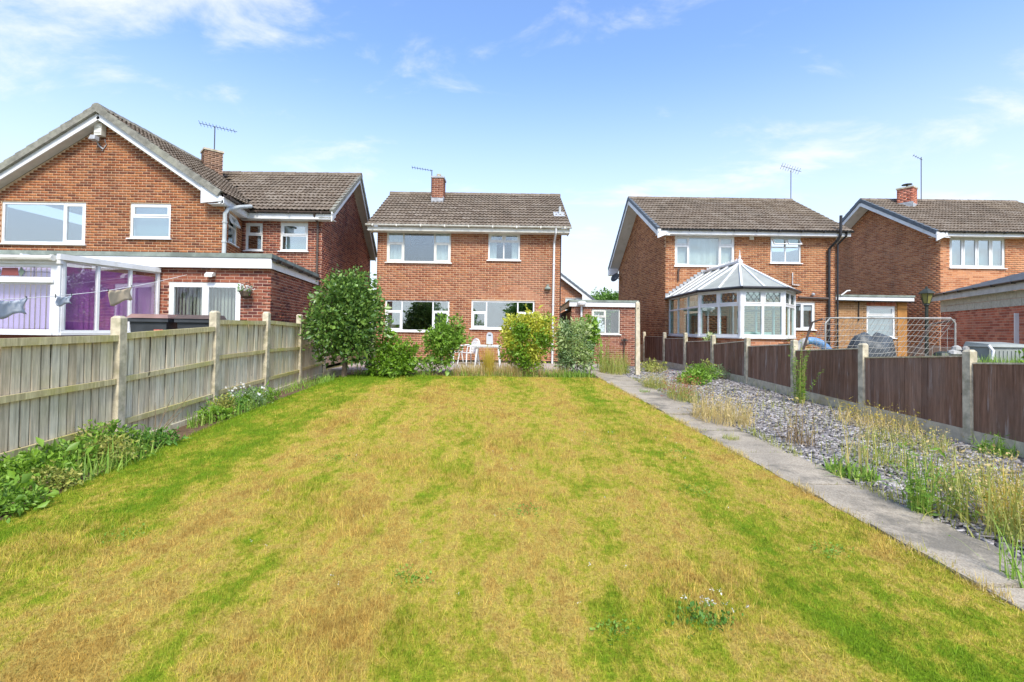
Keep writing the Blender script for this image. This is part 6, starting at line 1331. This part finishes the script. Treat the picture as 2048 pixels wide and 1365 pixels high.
t_ = thing('covered_furniture', (9.0, 11.9, .1), 'garden furniture under a crumpled dark grey cover behind the goal', 'cover')
V = []; nu, nv = 22, 9
for j in range(nv + 1):
    for i in range(nu):
        a_ = 2 * math.pi * i / nu; f = j / nv; rr = .62 * (1 - .32 * f ** 1.6) + .05 * math.sin(a_ * 5 + f * 3) + .03 * math.sin(a_ * 9 - f * 5); top = 1.45 + .12 * math.sin(a_ * 2 + 1) * f
        if j == nv: rr *= .45
        V.append((9.0 + rr * math.cos(a_), 11.9 + rr * .75 * math.sin(a_), .1 + (top) * min(1, f * 1.06)))
F = [(j * nu + i, j * nu + (i + 1) % nu, (j + 1) * nu + (i + 1) % nu, (j + 1) * nu + i) for j in range(nv) for i in range(nu)]; mb = MB(); mb.add(V, F + [tuple(range(nv * nu, nv * nu + nu))]); mb.build('cover', M['tarp'], t_, smooth=True)
mb = MB()
for a_ in (0.6, 2.2, 3.7, 5.3): mb.tube([(9.0 + .4 * math.cos(a_), 11.9 + .3 * math.sin(a_), .0), (9.0 + .4 * math.cos(a_), 11.9 + .3 * math.sin(a_), .3)], .02)
mb.build('leg', M['blackplastic'], t_)
t_ = thing('toy_ring', (7.1, 11.1, .1), 'blue and white plastic ring toy leaning by the left end of the goal', 'toy')
for r0, r1, mt in ((-.2, 1.3, 'goalwhite'), (1.3, 3.34, 'bluep')):
    mb = MB(); mb.tube([(7.05 + .42 * math.cos(math.pi - a_), 11.1 + .1 * math.sin(a_), 1.02 + .42 * math.sin(a_)) for a_ in np.linspace(r0, r1, 14)], .09, 10); mb.build('segment', M[mt], t_, smooth=True)
mb = MB(); mb.box(6.6, 10.9, .05, 7.5, 11.3, .98); mb.build('base', M['goalwhite'], t_)
t_ = thing('storage_box', (10.2, 10.1, .1), 'grey ribbed plastic storage box in front of the red brick garage', 'storage box')
mb = MB(); mb.box(9.95, 9.9, .1, 10.75, 10.4, 1.38)
for k in range(9): mb.box(9.98 + k * .085, 9.885, .2, 10.02 + k * .085, 9.9, 1.3)
mb.build('body', M['boxgrey'], t_); mb = MB(); mb.hexa([(9.92, 9.86, 1.38), (10.78, 9.86, 1.38), (10.78, 10.44, 1.38), (9.92, 10.44, 1.38), (9.95, 9.9, 1.44), (10.75, 9.9, 1.44), (10.75, 10.42, 1.48), (9.95, 10.42, 1.48)]); mb.build('lid', M['boxgrey'], t_)
mb = MB(); mb.tube([(9.88, 9.85, 1.42), (9.93, 9.8, 1.3), (9.9, 9.8, 1.12)], .03, 6); mb.build('hose', M['upvc'], t_)
t_ = thing('toy_pile', (9.5, 10.1, .1), 'small pile of black, white and green toys at the right foot of the goal', 'toys')
for k, (dx, dz, w_, mt) in enumerate(((-.25, 1.2, .16, 'lampgreen'), (.0, 1.24, .13, 'goalwhite'), (.2, 1.22, .14, 'blackplastic'), (.05, 1.33, .09, 'goalwhite'), (.25, 1.32, .07, 'goalwhite'))):
    mb = MB(); mb.lathe((9.4 + dx, 10.1, dz - .06), [(w_ * .6, 0), (w_, .04), (w_ * .8, .1), (w_ * .3, .13)], 8); mb.build('toy', M[mt], t_)
mb = MB(); mb.box(9.0, 9.95, .1, 9.8, 10.3, 1.15); mb.build('bench', M['boxgrey'], t_)
o, _ = blades('long_grass', disc(2200, 9.3, 8.7, 1.5, .5, z=.95), .24, LM['grass'], None, .006, .4); setp(o, 'tall bright grass bank behind the nearest brown fence panel', 'grass', kind='stuff')
m = MB(); m.box(7.8, 8.2, .0, 10.9, 9.2, .97); m.build('raised_bed', M['soil'], None); setp(bpy.data.objects['raised_bed'], 'raised soil bed topped with grass behind the nearest brown fence panel', 'raised bed')
lowplant(9.55, 8.6, .3, .5, 'fresh', 400, .08, 'ferny bright green plant on the grass bank by the storage box', 'fern', group='plants behind the brown fence')
bpy.data.objects['fern'].location.z += .9
lowplant(6.55, 15.6, .22, .5, 'varieg', 260, .07, 'pale green potted plant by the left corner of the bay conservatory', 'potted_plant', group='plants behind the brown fence'); bpy.data.objects['potted_plant'].location.z += .95
mb = MB(); mb.lathe((6.55, 15.6, .2), [(.14, 0), (.2, .9), (.22, .96), (.18, .97)], 12); mb.build('pot', M['brickred'], bpy.data.objects['potted_plant']); bpy.data.objects['pot'].location.z -= .9
# ================================================================== trees far off and behind the camera (seen in the window glass)
def big_tree(name, x, y, z, r, h, label, n, size, group, mat='ltree'):
    t_ = thing(name, (x, y, z), label, 'tree', group); m = MB(); m.tube([(x, y, z - .1), (x, y, z + h * .4), (x + .1, y, z + h * .8)], [.2, .15, .05], 8); m.build('trunk', M['bark'], t_)
    lob = [(x + R.uniform(-.55, .55) * r, y + R.uniform(-.5, .5) * r, z + h * R.uniform(.45, .82), r * R.uniform(.4, .6), r * R.uniform(.4, .6), h * R.uniform(.15, .22)) for _ in range(9)]
    P, D = lobes_points(lob, n, .16, 8, .6); setp(leafset('crown', P, D, size, LM[mat], t_, .6), kind='stuff')
big_tree('leafy_tree', 7.6, 38, .3, 2.0, 5.2, 'round green tree glimpsed between the garage roof and the next house', 5200, .2, 'distant trees')
big_tree('leafy_tree', -5.5, -14, 0, 2.0, 3.7, 'dark leafy tree reflected in the ground-floor windows of the middle house', 5200, .24, 'trees mirrored in the windows')
big_tree('leafy_tree', 1.5, -15, 0, 2.6, 4.8, 'second leafy tree reflected in the windows of the middle house', 4600, .24, 'trees mirrored in the windows')
